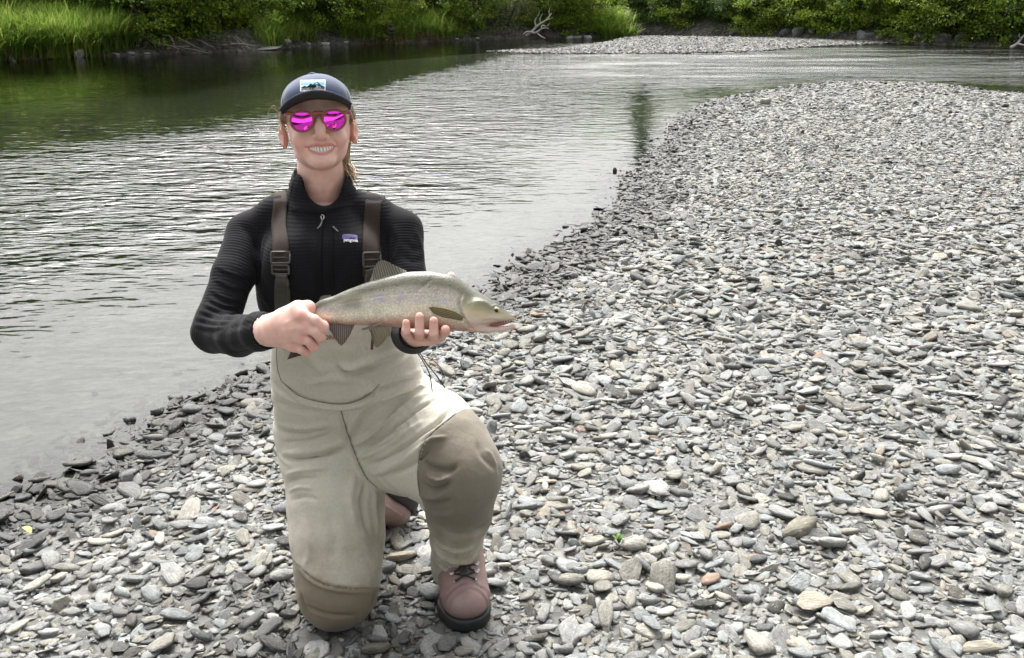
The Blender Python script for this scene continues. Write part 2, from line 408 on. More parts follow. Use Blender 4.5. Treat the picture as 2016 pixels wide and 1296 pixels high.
# dried silt crust
crust = t.ramp(t.noise(v, 2.4, 6, .7), [(.54, (0, 0, 0)), (.62, (1, 1, 1))])
c = t.mix(t.math('MULTIPLY', crust, .3), c, (.37, .365, .34))
c = t.mix(t.math('MULTIPLY', wet, .92), c, t.mix(1.0, c, (.2, .2, .19), 'MULTIPLY'))
t.color(c)
rgh = t.new('ShaderNodeMapRange'); t.link(wet, rgh.inputs[0]); rgh.inputs[3].default_value = .8; rgh.inputs[4].default_value = .38; t.link(rgh.outputs[0], t.b.inputs['Roughness'])
t.b.inputs['Specular IOR Level'].default_value = .35
t.link(t.bump(t.math('ADD', n2, t.math('MULTIPLY', n3, .8)), .35, .12), t.b.inputs['Normal'])
M_STONE = t.m
NP = 18
PROTO = []
def shard_mesh(name, seed):
    """broken slate: an irregular slab with bevelled rim and slightly tilted top"""
    r = np.random.default_rng(seed); n = int(r.integers(6, 10)); a = np.sort((np.arange(n)+r.uniform(-.32, .32, n))*2*math.pi/n)
    rad = r.uniform(.78, 1.08, n); asp = r.uniform(.48, .85); th = r.uniform(.26, .50)
    o = np.column_stack([np.cos(a)*rad, np.sin(a)*rad*asp]); tl = r.normal(0, .10, 2)
    rings = []
    for zz, sc0 in ((-.5, .80), (-.12, 1.0), (.2, .985), (.44, .88), (.5, .70)):
        q = o*(sc0*(1+r.uniform(-.05, .05, n)))[:, None] + r.normal(0, .015, 2); rings.append(np.column_stack([q, zz*th+(q@tl if zz > 0 else 0*q[:, 0])+r.normal(0, .012, n)]))
    v = np.concatenate(rings+[rings[0].mean(0)[None], rings[-1].mean(0)[None]]); m = len(rings); f = []
    for k in range(m-1):
        for i in range(n):
            j = (i+1) % n; f += [(k*n+i, k*n+j, (k+1)*n+j), (k*n+i, (k+1)*n+j, (k+1)*n+i)]
    for i in range(n):
        j = (i+1) % n; f += [(m*n, j, i), (m*n+1, (m-1)*n+i, (m-1)*n+j)]
    v[:, 2] -= v[:, 2].mean(); v /= np.abs(v[:, :2]).max(); return mesh_from(name, v, np.array(f), False)
for k in range(NP):
    me = stone_mesh('stone', 100+k, 2, flat=[.26, .32, .38, .48, .2, .3][k % 6], planes=[7, 10, 6, 13, 6, 8][k % 6], pw=[16, 10, 22, 9, 28, 14][k % 6], smooth_=(k % 2 == 1))
    if k % 9 not in (1, 3, 5): me = shard_mesh('stone', 700+k)
    me.materials.append(M_STONE); PROTO.append(me)
def tones(n, rng):
    """natural stone colours: blue grey slate, mid grey, pale limestone, a few tan and rusty ones"""
    g = np.clip(rng.normal(.27, .052, n), .1, .42)
    pal = rng.random(n); g = np.where(pal > .95, rng.uniform(.34, .43, n), g); g = np.where(pal < .09, rng.uniform(.06, .14, n), g)
    c = np.stack([g*.99, g, g*.985], 1)
    w = rng.random(n)
    c[w < .30] *= (1.05, 1.0, .90); c[(w >= .3) & (w < .55)] *= (.95, 1, 1.03)
    k = (w > .97); c[k] = np.stack([g[k]*1.15, g[k]*1.02, g[k]*.84], 1)
    k = (w > .995); c[k] = np.stack([g[k]*1.15, g[k]*.8, g[k]*.62], 1)
    return np.clip(c*.72*np.array((1.0, 1.0, .975)), .02, .6)
def wetness(sd, rng):
    w = 1-smooth(.18, .5, sd+.10*rng.normal(size=len(sd)))
    return np.clip(w, 0, 1)
def wet_at(p, sd, rng):
    w = wetness(sd, rng)
    dr = np.hypot((p[:, 0]+.55)/.5, (p[:, 1]-1.95)/.28)          # water dripped from the waders
    drip = (1-smooth(.7, 1.1, dr))*(rng.random(len(p)) < .55)
    return np.maximum(w, drip*.9)
def in_view(p, pad=60):
    x, y, d = px_of(np.column_stack([p, np.zeros(len(p))]))
    return (x > -pad) & (x < 2016+pad) & (y < 1296+pad*1.3) & (d > .1)
# --- the pebbles: positions, sizes and tilts by distance zone
PX = []; PS = []; PZ = []
def scatter(n, xr, yr, smin, smax, powr, keep, lift=0.0):
    p = np.column_stack([RNG.uniform(*xr, n), RNG.uniform(*yr, n)]); p = p[in_view(p)]
    sd = beach_sd(p); m = keep(sd, p); p = p[m]; sd = sd[m]
    s = smin*(1-RNG.random(len(p))*(1-(smin/smax)**powr))**(-1/powr)
    PX.append(p); PS.append(s); PZ.append(np.full(len(p), lift))
    return len(p)
land = lambda sd, p: sd > -.12-.25*RNG.random(len(sd))**3
scatter(60000, (-1.9, 2.6), (1.05, 3.2), .008, .018, 1.8, land, -.004)          # small fill
scatter(21000, (-1.9, 2.6), (1.05, 3.2), .014, .034, 2.8, land, .0)
scatter(1900, (-1.9, 2.6), (1.05, 3.2), .028, .054, 3.4, land, .008)
scatter(60000, (-1.6, 4.4), (3.2, 6.5), .014, .036, 2.4, land, .0)
scatter(5000, (-1.6, 4.4), (3.2, 6.5), .032, .055, 3.0, land, .006)
scatter(70000, (0, 7.5), (6.5, 11), .019, .045, 2.4, land, .0)
scatter(75000, (1, 12), (11, 17.5), .026, .06, 2.4, land, .0)
# stones lying in the shallow water
scatter(2600, (-3, 3.5), (2.2, 9), .02, .045, 2.2, lambda sd, p: (sd < -.05) & (sd > -.9*RNG.random(len(sd))), -.004)
pp = np.concatenate(PX); ps = np.concatenate(PS); pl = np.concatenate(PZ)
psd = beach_sd(pp); pz = ground_z(pp, psd) + pl
# gravel bar
nb = 60000; q = np.column_stack([RNG.uniform(bar[:, 0].min(), bar[:, 0].max(), nb), RNG.uniform(bar[:, 1].min(), bar[:, 1].max(), nb)])
qs = bar_sd(q); q = q[qs > .05]; qs = qs[qs > .05]
sb = RNG.uniform(.03, .06, len(q)); zb = ZW+.008+.035*(1-np.exp(-qs/.8))
pp = np.vstack([pp, q]); ps = np.concatenate([ps, sb]); pz = np.concatenate([pz, zb]); psd = np.concatenate([psd, np.full(len(q), 9.0)])
n_all = len(pp)
# keep the ground where she kneels and stands clear of big stones
boot_c = G(922, 1215)[:2]; knee_c = G(662, 1210)[:2]
dk = np.minimum(np.hypot(*(pp-boot_c).T), np.hypot(*(pp-knee_c).T))
rot = np.column_stack([RNG.normal(0, .20, n_all), RNG.normal(0, .20, n_all), RNG.uniform(0, 6.283, n_all)])
steep = RNG.random(n_all) < .07; rot[steep, :2] *= 3.2
sc = np.column_stack([ps*RNG.uniform(.88, 1.25, n_all), ps*RNG.uniform(.72, 1.02, n_all), ps*RNG.uniform(.6, 1.1, n_all)])
pidx = RNG.integers(0, NP, n_all); ptone = tones(n_all, RNG); pwet = wet_at(pp, psd, RNG); pwet[psd > 8.9] = 0
pz = pz + RNG.uniform(-.1, .35, n_all)*ps
flatten = (dk < .105); pz[flatten] = np.minimum(pz[flatten], ground_z(pp[flatten])+.004); sc[flatten] *= .6; rot[flatten, :2] *= .4
# --- the ~300 largest in view become objects of their own
x_, y_, d_ = px_of(np.column_stack([pp, pz]))
vis = (x_ > 0) & (x_ < 2016) & (y_ < 1290) & ~flatten & (psd > -.3)
behind = ((x_ > 545) & (x_ < 765) & (y_ > 700) & (y_ < 1225)) | ((x_ > 765) & (x_ < 985) & (y_ > 780) & (y_ < 1250))
score = np.where(vis & ~behind, ps/d_, 0)
big = np.argsort(-score)[:296]
rest = np.ones(n_all, bool); rest[big] = False
first_of = {}
for i in big:
    o = bpy.data.objects.new('stone', PROTO[pidx[i]]); COL.objects.link(o); o.parent = gravel_beach
    o.location = (pp[i, 0], pp[i, 1], pz[i]); o.rotation_euler = tuple(rot[i]); o.scale = tuple(sc[i])
    o['tone'] = [float(x) for x in ptone[i]]; o['wet'] = float(pwet[i])
    first_of.setdefault(int(pidx[i]), o)
pts_me = bpy.data.meshes.new('shingle'); k = rest.sum(); pts_me.vertices.add(int(k))
pts_me.vertices.foreach_set('co', np.column_stack([pp, pz])[rest].astype(np.float32).ravel())
add_attr(pts_me, 'rot', rot[rest], 'FLOAT_VECTOR'); add_attr(pts_me, 'scl', sc[rest], 'FLOAT_VECTOR')
add_attr(pts_me, 'idx', pidx[rest], 'INT'); add_attr(pts_me, 'tone', ptone[rest], 'FLOAT_VECTOR'); add_attr(pts_me, 'wet', pwet[rest])
shingle = obj('shingle', pts_me, M_STONE, gravel_beach); tag(shingle, kind='stuff')
def instancer(o, protos):
    ng = bpy.data.node_groups.new('scatter', 'GeometryNodeTree')
    ng.interface.new_socket('Geometry', in_out='INPUT', socket_type='NodeSocketGeometry')
    ng.interface.new_socket('Geometry', in_out='OUTPUT', socket_type='NodeSocketGeometry')
    N, L = ng.nodes, ng.links; gi = N.new('NodeGroupInput'); go = N.new('NodeGroupOutput')
    g2i = N.new('GeometryNodeGeometryToInstance')
    for p in reversed(protos):
        oi = N.new('GeometryNodeObjectInfo'); oi.inputs['Object'].default_value = p; oi.transform_space = 'ORIGINAL'
        oi.inputs['As Instance'].default_value = False; L.new(oi.outputs['Geometry'], g2i.inputs[0])
    iop = N.new('GeometryNodeInstanceOnPoints'); iop.inputs['Pick Instance'].default_value = True
    L.new(gi.outputs[0], iop.inputs['Points']); L.new(g2i.outputs[0], iop.inputs['Instance'])
    for nm, dt, sk in (('rot', 'FLOAT_VECTOR', 'Rotation'), ('scl', 'FLOAT_VECTOR', 'Scale'), ('idx', 'INT', 'Instance Index')):
        na_ = N.new('GeometryNodeInputNamedAttribute'); na_.data_type = dt; na_.inputs['Name'].default_value = nm
        L.new(na_.outputs['Attribute'], iop.inputs[sk])
    L.new(iop.outputs[0], go.inputs[0])
    md = o.modifiers.new('scatter', 'NODES'); md.node_group = ng
instancer(shingle, [first_of[k] for k in sorted(first_of)])
# ================================================================ BUSHES, TREES, GRASS
def leaf_mat(name, cols, trans=.35, rough=.5, clump=True):
    t = NT(name); geo = t.new('ShaderNodeNewGeometry')
    c = t.ramp(geo.outputs['Random Per Island'], [(i/(len(cols)-1), c) for i, c in enumerate(cols)])
    big = t.noise(t.coord(), 1.1, 3); c = t.mix(1.0, c, t.ramp(big, [(.3, (.72, .76, .7)), (.7, (1.25, 1.2, 1.1))]), 'MULTIPLY')
    if clump: c = t.mix(1.0, c, t.ramp(t.attr('clump').outputs['Fac'], [(0, (.5, .55, .5)), (.5, (.95, .95, .9)), (1, (1.5, 1.42, 1.2))]), 'MULTIPLY')
    c = t.mix(1.0, c, (1.6, 1.52, 1.35), 'MULTIPLY'); t.color(c); t.set(Roughness=rough); t.b.inputs['Specular IOR Level'].default_value = .35
    tl = t.new('ShaderNodeBsdfTranslucent'); t.link(c, tl.inputs['Color'])
    mx = t.new('ShaderNodeMixShader'); mx.inputs[0].default_value = trans
    t.link(t.b.outputs[0], mx.inputs[1]); t.link(tl.outputs[0], mx.inputs[2]); t.link(mx.outputs[0], t.out.inputs['Surface'])
    return t.m
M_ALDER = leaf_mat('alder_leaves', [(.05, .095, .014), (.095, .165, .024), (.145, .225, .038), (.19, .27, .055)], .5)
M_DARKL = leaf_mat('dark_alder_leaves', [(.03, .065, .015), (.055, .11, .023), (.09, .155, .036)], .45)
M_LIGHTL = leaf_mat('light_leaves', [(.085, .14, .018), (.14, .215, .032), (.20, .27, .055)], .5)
M_WILLOW = leaf_mat('willow_leaves', [(.075, .095, .045), (.11, .135, .07), (.15, .175, .10)], .45)
M_SPRUCE = leaf_mat('spruce_needles', [(.010, .022, .010), (.018, .034, .014), (.028, .045, .02)], .1, clump=False)
M_GRASS = leaf_mat('grass_blades', [(.055, .11, .016), (.10, .175, .028), (.15, .24, .05), (.22, .25, .09)], .5, clump=False)
M_DRYGR = leaf_mat('dry_grass', [(.10, .085, .05), (.16, .12, .075), (.09, .10, .03)], .3, clump=False)
M_BARK = plain('bark', (.075, .066, .052), .9, noise=.4, scale=18, bump=.5)
M_DEAD = plain('dead_wood', (.30, .27, .23), .85, noise=.3, scale=25, bump=.4)
M_BLEACH = plain('bleached_wood', (.62, .59, .54), .8, noise=.15, scale=25, bump=.3)

def leaves(cent, nrm, size, rng, aspect=.62, fold=.25):
    """one four-sided leaf (two folded halves) per centre"""
    n = len(cent); nrm = nrm/np.linalg.norm(nrm, axis=1)[:, None]
    r = rng.normal(size=(n, 3)); t = np.cross(nrm, r); t /= np.linalg.norm(t, axis=1)[:, None]+1e-9; b = np.cross(nrm, t)
    s = (size*rng.uniform(.65, 1.25, n))[:, None]
    a = cent - t*s*.5; c = cent + t*s*.5 - nrm*s*.12
    l = cent + b*s*aspect*.5 + nrm*s*fold*.4; m = cent - b*s*aspect*.5 + nrm*s*fold*.4
    v = np.stack([a, l, c, m], 1).reshape(-1, 3); k = np.arange(n)*4
    f = np.concatenate([np.stack([k, k+1, k+2], 1), np.stack([k, k+2, k+3], 1)])
    return v, f
def shrub_meshes(seed, h, r, nclump, per, leaf, low=.12, spread=.17, trunks=5, upright=.0, aspect=.62):
    """stems + crown of a multi-stemmed bush, base at the origin"""
    g = np.random.default_rng(seed); stems = []; tips = []
    for k in range(trunks):
        a = g.uniform(0, 6.28); lean = g.uniform(.15, .75)*(1-upright)
        top = np.array((math.cos(a)*r*lean, math.sin(a)*r*lean, h*g.uniform(.6, .92)))
        mid = top*.5 + np.array((math.cos(a), math.sin(a), 0))*r*.12 + g.normal(0, .08, 3)*h*.4
        ln = spline([(g.normal()*.08, g.normal()*.08, -.25), mid, top], 9)
        stems.append(tube(ln, np.linspace(.055, .012, 9)*h/3.2, 6, False))
        for j in range(7):
            q = ln[g.integers(2, 9)]; aa = g.uniform(0, 6.28); L = r*g.uniform(.35, .75)
            e = q + np.array((math.cos(aa)*L, math.sin(aa)*L, L*g.uniform(-.35, .5)))
            b = spline([q, (q+e)/2+(0, 0, .1*L), e], 6); stems.append(tube(b, np.linspace(.018, .005, 6)*h/3.2, 5, False)); tips += [b[3], b[4], b[5]]
    tips = np.array(tips); nc = []
    for k in range(nclump):
        # clumps on the uneven shell of the crown, a share around branch tips
        if g.random() < .30: c = tips[g.integers(len(tips))] + g.normal(0, .12, 3)*r
        else:
            d = g.normal(size=3); d[2] *= .9; d /= np.linalg.norm(d)
            lump = 1+.32*float(hash_noise(d[None]*1.7, 1.6, seed)[0])
            rad = g.uniform(.66, 1.0)*lump
            c = np.array((d[0]*r*rad, d[1]*r*rad, h*.46+d[2]*h*.52*rad))
        c[2] = max(c[2], low*g.uniform(.6, 1.6)); nc.append(c)
    nc = np.array(nc); cen = np.repeat(nc, per, 0); out = cen-np.array((0, 0, h*.4)); out /= np.linalg.norm(out, axis=1)[:, None]
    jit = g.normal(size=cen.shape)*spread*.85*np.array((1, 1, .55))
    cen = cen + jit
    nr = out*.55 + np.array((0, 0, .75)) + np.repeat(g.normal(0, .45, nc.shape), per, 0) + g.normal(0, .4, cen.shape)
    cen[:, 2] = np.maximum(cen[:, 2], .03)
    lv, lf = leaves(cen, nr, leaf, g, aspect)
    sv, sf = join_geo(stems); cm = mesh_from('crown', lv, lf, False)
    add_attr(cm, 'clump', np.repeat(g.random(len(nc)), per*4))
    return mesh_from('stems', sv, sf), cm
def spruce_meshes(seed, h, r):
    g = np.random.default_rng(seed); tk = tube([(0, 0, -.2), (0, 0, h*.5), (0, 0, h)], [.14*h/9, .09*h/9, .01], 8, False)
    cs = []; nn = []
    for z in np.arange(.6, h, .16):
        R = r*(1-z/h)**.85+.05
        for k in range(int(5+R*5)):
            a = g.uniform(0, 6.28); L = R*g.uniform(.7, 1.1)
            u = np.linspace(.12, 1, int(5+L*14))
            pz = z - .32*L*u + .12*L*u*u
            q = np.column_stack([np.cos(a)*L*u, np.sin(a)*L*u, pz]) + g.normal(0, .05, (len(u), 3))
            cs.append(q); nn.append(np.column_stack([np.cos(a)*.3*np.ones(len(u)), np.sin(a)*.3*np.ones(len(u)), np.ones(len(u))])+g.normal(0, .4, (len(u), 3)))
    lv, lf = leaves(np.concatenate(cs), np.concatenate(nn), .26, g, .4)
    return mesh_from('trunk', *tk), mesh_from('crown', lv, lf, False)
def plant(name, base, meshes, mats, label, cat, group, rz=0, s=(1, 1, 1), pn=('stem', 'crown')):
    e = empty(name, base, rz); e.scale = s; tag(e, label, cat, group)
    for me, m, nm in zip(meshes, mats, pn):
        if len(me.materials) and me.materials[0] is not m:
            me = me.copy(); me.materials.clear()
        obj(nm, me, m, e)
    return e
SH = [shrub_meshes(21, 3.4, 1.75, 330, 44, .105), shrub_meshes(22, 3.0, 1.6, 300, 44, .095),
      shrub_meshes(23, 3.8, 1.7, 330, 44, .115, trunks=6), shrub_meshes(24, 2.6, 1.5, 260, 46, .09, low=.05)]
WI = shrub_meshes(25, 3.0, 1.6, 300, 55, .075, spread=.2, aspect=.3)
SPR = spruce_meshes(3, 10.0, 1.55)
def bank_pt(line, rad, px, off):
    """point 'off' metres behind a waterline where the photograph shows column px"""
    x, _, _ = px_of(np.column_stack([line, np.full(len(line), ZW)])); i = int(np.argmin(np.abs(x-px)))
    q = line[i]+rad[i]*off; z = np.interp(off, [0, .5, 1.2, 2.6, 7, 30], [-.03, .2, .42, .62, .9, 1.5]); return np.array((q[0], q[1], z-.05))
rs = random.Random(5)
ALD, DRK, LGT, WIL = M_ALDER, M_DARKL, M_LIGHTL, M_WILLOW
GL = 'bushes along the near left bank'
# column, offset, mesh, scale, leaf material, name, label
LEFT = [
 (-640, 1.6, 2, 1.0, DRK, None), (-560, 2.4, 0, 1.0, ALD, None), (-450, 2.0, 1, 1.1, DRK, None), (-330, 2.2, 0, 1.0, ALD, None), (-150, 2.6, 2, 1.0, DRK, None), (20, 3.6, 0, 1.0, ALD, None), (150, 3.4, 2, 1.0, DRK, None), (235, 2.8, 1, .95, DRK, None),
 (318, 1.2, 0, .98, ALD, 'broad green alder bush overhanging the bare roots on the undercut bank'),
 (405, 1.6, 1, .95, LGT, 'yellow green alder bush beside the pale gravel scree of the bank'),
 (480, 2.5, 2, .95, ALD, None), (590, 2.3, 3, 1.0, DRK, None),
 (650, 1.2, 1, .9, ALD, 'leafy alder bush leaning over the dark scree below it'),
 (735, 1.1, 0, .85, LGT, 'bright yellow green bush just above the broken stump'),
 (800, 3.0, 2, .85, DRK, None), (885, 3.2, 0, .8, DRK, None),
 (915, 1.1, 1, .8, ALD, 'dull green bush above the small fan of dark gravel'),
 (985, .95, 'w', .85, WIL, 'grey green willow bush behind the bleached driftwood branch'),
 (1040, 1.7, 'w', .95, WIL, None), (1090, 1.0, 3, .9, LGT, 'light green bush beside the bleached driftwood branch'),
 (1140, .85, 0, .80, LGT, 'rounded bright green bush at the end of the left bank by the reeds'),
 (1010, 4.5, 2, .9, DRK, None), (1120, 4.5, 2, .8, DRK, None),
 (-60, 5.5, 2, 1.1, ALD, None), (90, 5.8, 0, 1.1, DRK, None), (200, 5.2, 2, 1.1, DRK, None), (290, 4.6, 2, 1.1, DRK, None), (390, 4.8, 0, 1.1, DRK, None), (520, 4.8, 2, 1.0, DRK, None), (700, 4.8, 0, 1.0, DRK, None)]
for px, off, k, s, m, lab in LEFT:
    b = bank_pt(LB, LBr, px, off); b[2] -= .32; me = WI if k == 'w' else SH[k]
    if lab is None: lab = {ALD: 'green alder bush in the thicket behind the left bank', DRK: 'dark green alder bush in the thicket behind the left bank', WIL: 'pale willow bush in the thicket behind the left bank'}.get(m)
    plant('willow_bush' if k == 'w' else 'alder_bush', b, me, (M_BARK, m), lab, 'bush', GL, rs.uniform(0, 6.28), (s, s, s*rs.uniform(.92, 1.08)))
GR = 'bushes along the far bank'
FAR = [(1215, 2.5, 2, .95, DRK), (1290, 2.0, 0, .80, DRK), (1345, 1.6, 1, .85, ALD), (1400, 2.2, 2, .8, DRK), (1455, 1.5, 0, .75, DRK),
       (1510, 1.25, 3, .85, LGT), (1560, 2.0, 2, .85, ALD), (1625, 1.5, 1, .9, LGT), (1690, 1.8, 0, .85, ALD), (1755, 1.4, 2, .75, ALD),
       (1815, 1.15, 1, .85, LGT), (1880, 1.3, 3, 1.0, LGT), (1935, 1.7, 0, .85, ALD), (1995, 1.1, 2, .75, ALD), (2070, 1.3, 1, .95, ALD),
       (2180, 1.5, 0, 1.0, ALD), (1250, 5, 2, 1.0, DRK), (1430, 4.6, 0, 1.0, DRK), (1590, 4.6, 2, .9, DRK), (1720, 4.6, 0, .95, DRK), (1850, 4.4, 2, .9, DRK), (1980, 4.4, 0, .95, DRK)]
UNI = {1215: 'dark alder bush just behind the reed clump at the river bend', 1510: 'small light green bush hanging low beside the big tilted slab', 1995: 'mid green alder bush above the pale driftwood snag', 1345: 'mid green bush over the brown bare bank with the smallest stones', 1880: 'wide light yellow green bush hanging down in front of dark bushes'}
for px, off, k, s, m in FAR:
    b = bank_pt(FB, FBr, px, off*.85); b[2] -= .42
    lab = {ALD: 'mid green alder bush overhanging the rock slabs of the far bank', DRK: 'dark green alder bush on the far bank', LGT: 'light yellow green alder bush reaching over the far bank rocks'}[m]
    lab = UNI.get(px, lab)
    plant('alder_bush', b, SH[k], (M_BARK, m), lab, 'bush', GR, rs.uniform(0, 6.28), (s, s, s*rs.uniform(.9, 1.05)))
q = bank_pt(FB, FBr, 1270, 14); plant('spruce_tree', q, SPR, (M_BARK, M_SPRUCE), 'tall dark spruce behind the far bank, mirrored in the river', 'tree', None, 0, (1.0, 1.0, .78), ('trunk', 'crown'))
# the wood behind the photographer, seen only in the mirrored lenses
for k, (x, y, s) in enumerate([(-8, -13, 1.2), (-4, -13.5, 1.1), (0, -13, 1.15), (4, -13.5, 1.1), (8, -13, 1.2), (12, -12, 1.2), (-12, -11.5, 1.2)]):
    plant('alder_tree', (x, y, .0), SH[k % 3], (M_BARK, DRK), 'dark alder tree of the wood mirrored in the sunglasses', 'tree', 'wood mirrored in the sunglasses', k, (s, s, s))
plant('spruce_tree', (2.2, -22, 0), SPR, (M_BARK, M_SPRUCE), 'spruce rising over the wood mirrored in the sunglasses', 'tree', None, 1, (.9, .9, .85), ('trunk', 'crown'))

# --- tall grass: arching blades in tufts, one object per patch that reads as one mass
def grass(name, label, spots, mat, seed, H=(.5, 1.0), per=140, wid=.012, kind='stuff'):
    g = np.random.default_rng(seed); V = []; Fq = []; n0 = 0
    for (x, y, z, r, hs) in spots:
        n = int(per*(r/.3)**1.3)
        bx = x+g.normal(0, r*.55, n); by = y+g.normal(0, r*.55, n)
        L = g.uniform(*H, n)*hs; a = np.arctan2(by-y, bx-x)+g.normal(0, .8, n); bend = g.uniform(.3, 1.25, n)
        w = wid*g.uniform(.6, 1.3, n); side = np.stack([-np.sin(a), np.cos(a), 0*a], 1)
        rows = []
        for u in (0, .35, .7, 1.0):
            hx = bend*L*u**2*.8; hz = L*u*(1-.46*bend*u)
            c = np.stack([bx+np.cos(a)*hx, by+np.sin(a)*hx, z-.08+hz], 1); ww = (w*(1-u**2*.95))[:, None]
            rows += [c-side*ww, c+side*ww]
        v = np.stack(rows, 1).reshape(-1, 3); k = n0+np.arange(n)*8
        for j in (0, 2, 4): Fq.append(np.stack([k+j, k+j+1, k+j+3, k+j+2], 1))
        V.append(v); n0 += len(v)
    o = obj(name, mesh_from(name, np.concatenate(V), np.concatenate(Fq), False), mat); tag(o, label, 'grass', kind=kind); return o
def spots(line, rad, cols, offs, r, hs, seed):
    g = np.random.default_rng(seed); out = []
    for c in cols:
        for of in offs:
            b = bank_pt(line, rad, c+g.normal(0, 8), of+g.normal(0, .12)); out.append((b[0], b[1], b[2], r*g.uniform(.8, 1.2), hs*g.uniform(.8, 1.2)))
    return out
grass('tall_grass', 'tall arching green grass on the bank around the pale rock', spots(LB, LBr, range(-500, 250, 16), (.35, .75, 1.2, 1.8, 2.5), .34, 1.15, 1), M_GRASS, 31, per=190)
grass('bank_grass', 'green grass hanging between the bushes of the left bank', spots(LB, LBr, list(range(520, 610, 14))+list(range(690, 890, 14)), (.5, .95, 1.5), .3, .85, 2)
      + spots(LB, LBr, (1030, 1045), (.8, 1.2), .3, .6, 7), M_GRASS, 32, per=150)
grass('reed_grass', 'rounded clump of tall green reeds at the point of the left bank', spots(LB, LBr, (1185, 1200, 1212, 1222), (.3, .7, 1.1), .3, .95, 3), M_GRASS, 33, per=200, wid=.02)
grass('dry_grass', 'brown dry grass fringe hanging at the water edge', spots(LB, LBr, list(range(-200, 240, 26))+list(range(690, 880, 24))+[1195, 1215], (.18, .34), .2, .5, 4), M_DRYGR, 34, per=70)
grass('far_bank_grass', 'short grass tufts under the far bank bushes', spots(FB, FBr, list(range(1300, 2030, 30)), (1.0, 1.3), .25, .5, 5), M_GRASS, 35, per=70)

# --- driftwood, roots, fallen sticks
def branch_tree(base, segs, mat, name, label, cat):
    e = empty(name, base); tag(e, label, cat)
    for nm, pts, r0, r1 in segs:
        ln = spline(np.array(pts)-base, 14); tube_obj(nm, ln, np.linspace(r0, r1, 14), mat, e, 6)
    return e
def BP(px, py, Y): return P(px, py, Y)
bY = float(bank_pt(LB, LBr, 1060, .1)[1])
base = BP(1040, 73, bY)
branch_tree(base, [('limb', [BP(1031, 74, bY), BP(1046, 63, bY-.1), BP(1062, 48, bY-.2), BP(1075, 40, bY-.3), BP(1086, 26, bY-.3)], .055, .014),
  ('branch', [BP(1046, 63, bY-.1), BP(1054, 65, bY-.3), BP(1068, 56, bY-.4), BP(1080, 56, bY-.45)], .04, .012),
  ('branch', [BP(1066, 57, bY-.4), BP(1067, 50, bY-.4), BP(1076, 52, bY-.4), BP(1082, 46, bY-.4)], .025, .008),
  ('branch', [BP(1056, 52, bY-.2), BP(1053, 42, bY-.1), BP(1060, 30, bY), BP(1062, 22, bY)], .026, .008),
  ('branch', [BP(1065, 46, bY-.2), BP(1063, 38, bY-.2), BP(1068, 27, bY-.1)], .022, .007),
  ('branch', [BP(1072, 42, bY-.3), BP(1080, 38, bY-.4), BP(1088, 35, bY-.5)], .02, .006),
  ('branch', [BP(1082, 32, bY-.3), BP(1081, 24, bY-.3), BP(1083, 14, bY-.2)], .014, .005),
  ('branch', [BP(1046, 63, bY-.1), BP(1036, 63, bY-.2), BP(1030, 68, bY-.3)], .035, .012),
  ('branch', [BP(1058, 66, bY-.3), BP(1066, 72, bY-.5), BP(1074, 76, bY-.6)], .025, .008)], M_BLEACH, 'driftwood', 'bleached white driftwood branch standing at the foot of the left bank', 'driftwood')
bY2 = float(bank_pt(FB, FBr, 2000, -.1)[1]); base = BP(2003, 93, bY2)
branch_tree(base, [('limb', [BP(1990, 94, bY2), BP(2003, 86, bY2), BP(2016, 70, bY2), BP(2030, 60, bY2)], .05, .015),
  ('branch', [BP(2003, 86, bY2), BP(2012, 88, bY2-.3), BP(2025, 92, bY2-.4)], .03, .01), ('branch', [BP(2010, 78, bY2), BP(2006, 70, bY2-.1), BP(2008, 66, bY2)], .02, .007)],
  M_BLEACH, 'driftwood', 'pale broken driftwood snag under the light green bush on the far bank', 'driftwood')
# a tangle of bare roots and fallen sticks under the overhanging bush
g = np.random.default_rng(77); base = bank_pt(LB, LBr, 380, .2); e = empty('root_tangle', base)
tag(e, 'tangle of bare grey roots and sticks under the overhanging alder', 'roots')
for k in range(46):
    c = g.uniform(275, 462); Y = float(bank_pt(LB, LBr, c, .1)[1])
    a = P(c, g.uniform(66, 98), Y+g.uniform(.0, .5)); c2 = c+g.uniform(25, 75)*(1 if g.random() < .8 else -1)
    b = P(c2, g.uniform(88, 107), Y-g.uniform(.0, .35)); m = (a+b)/2+g.normal(0, .06, 3)
    tube_obj('root', spline([a-base, m-base, b-base], 8), np.linspace(.016, .006, 8)*g.uniform(.6, 1.5), M_DEAD if g.random() < .35 else M_BARK, e, 5)
base = P(772, 80, float(bank_pt(LB, LBr, 772, .2)[1])); e = empty('stump', base); tag(e, 'broken brown stump stuck in the grassy left bank', 'stump')
for k in range(9):
    a = g.normal(0, .12, 3)+(0, 0, .18); b = a+np.array((g.uniform(-.35, .35), g.uniform(-.3, .1), g.uniform(-.25, .12)))
    tube_obj('splinter', spline([a, (a+b)/2+g.normal(0, .04, 3), b], 6), np.linspace(.07, .02, 6)*g.uniform(.5, 1.2), M_BARK, e, 6)
# hanging stick at the left edge, pale bent stalks
base = bank_pt(LB, LBr, 12, .05); e = empty('broken_stalks', base); tag(e, 'pale bent stalks dipping into the water beside the tall grass', 'stalks')
for k in range(5):
    Y = base[1]; a = P(-6+k*3, 92+k*2, Y+.2); b = P(22+k*3, 121+k, Y-.1); tube_obj('stalk', spline([a-base, (a+b)/2-base+(0, 0, .05), b-base], 7), np.linspace(.007, .004, 7), M_DEAD, e, 5)

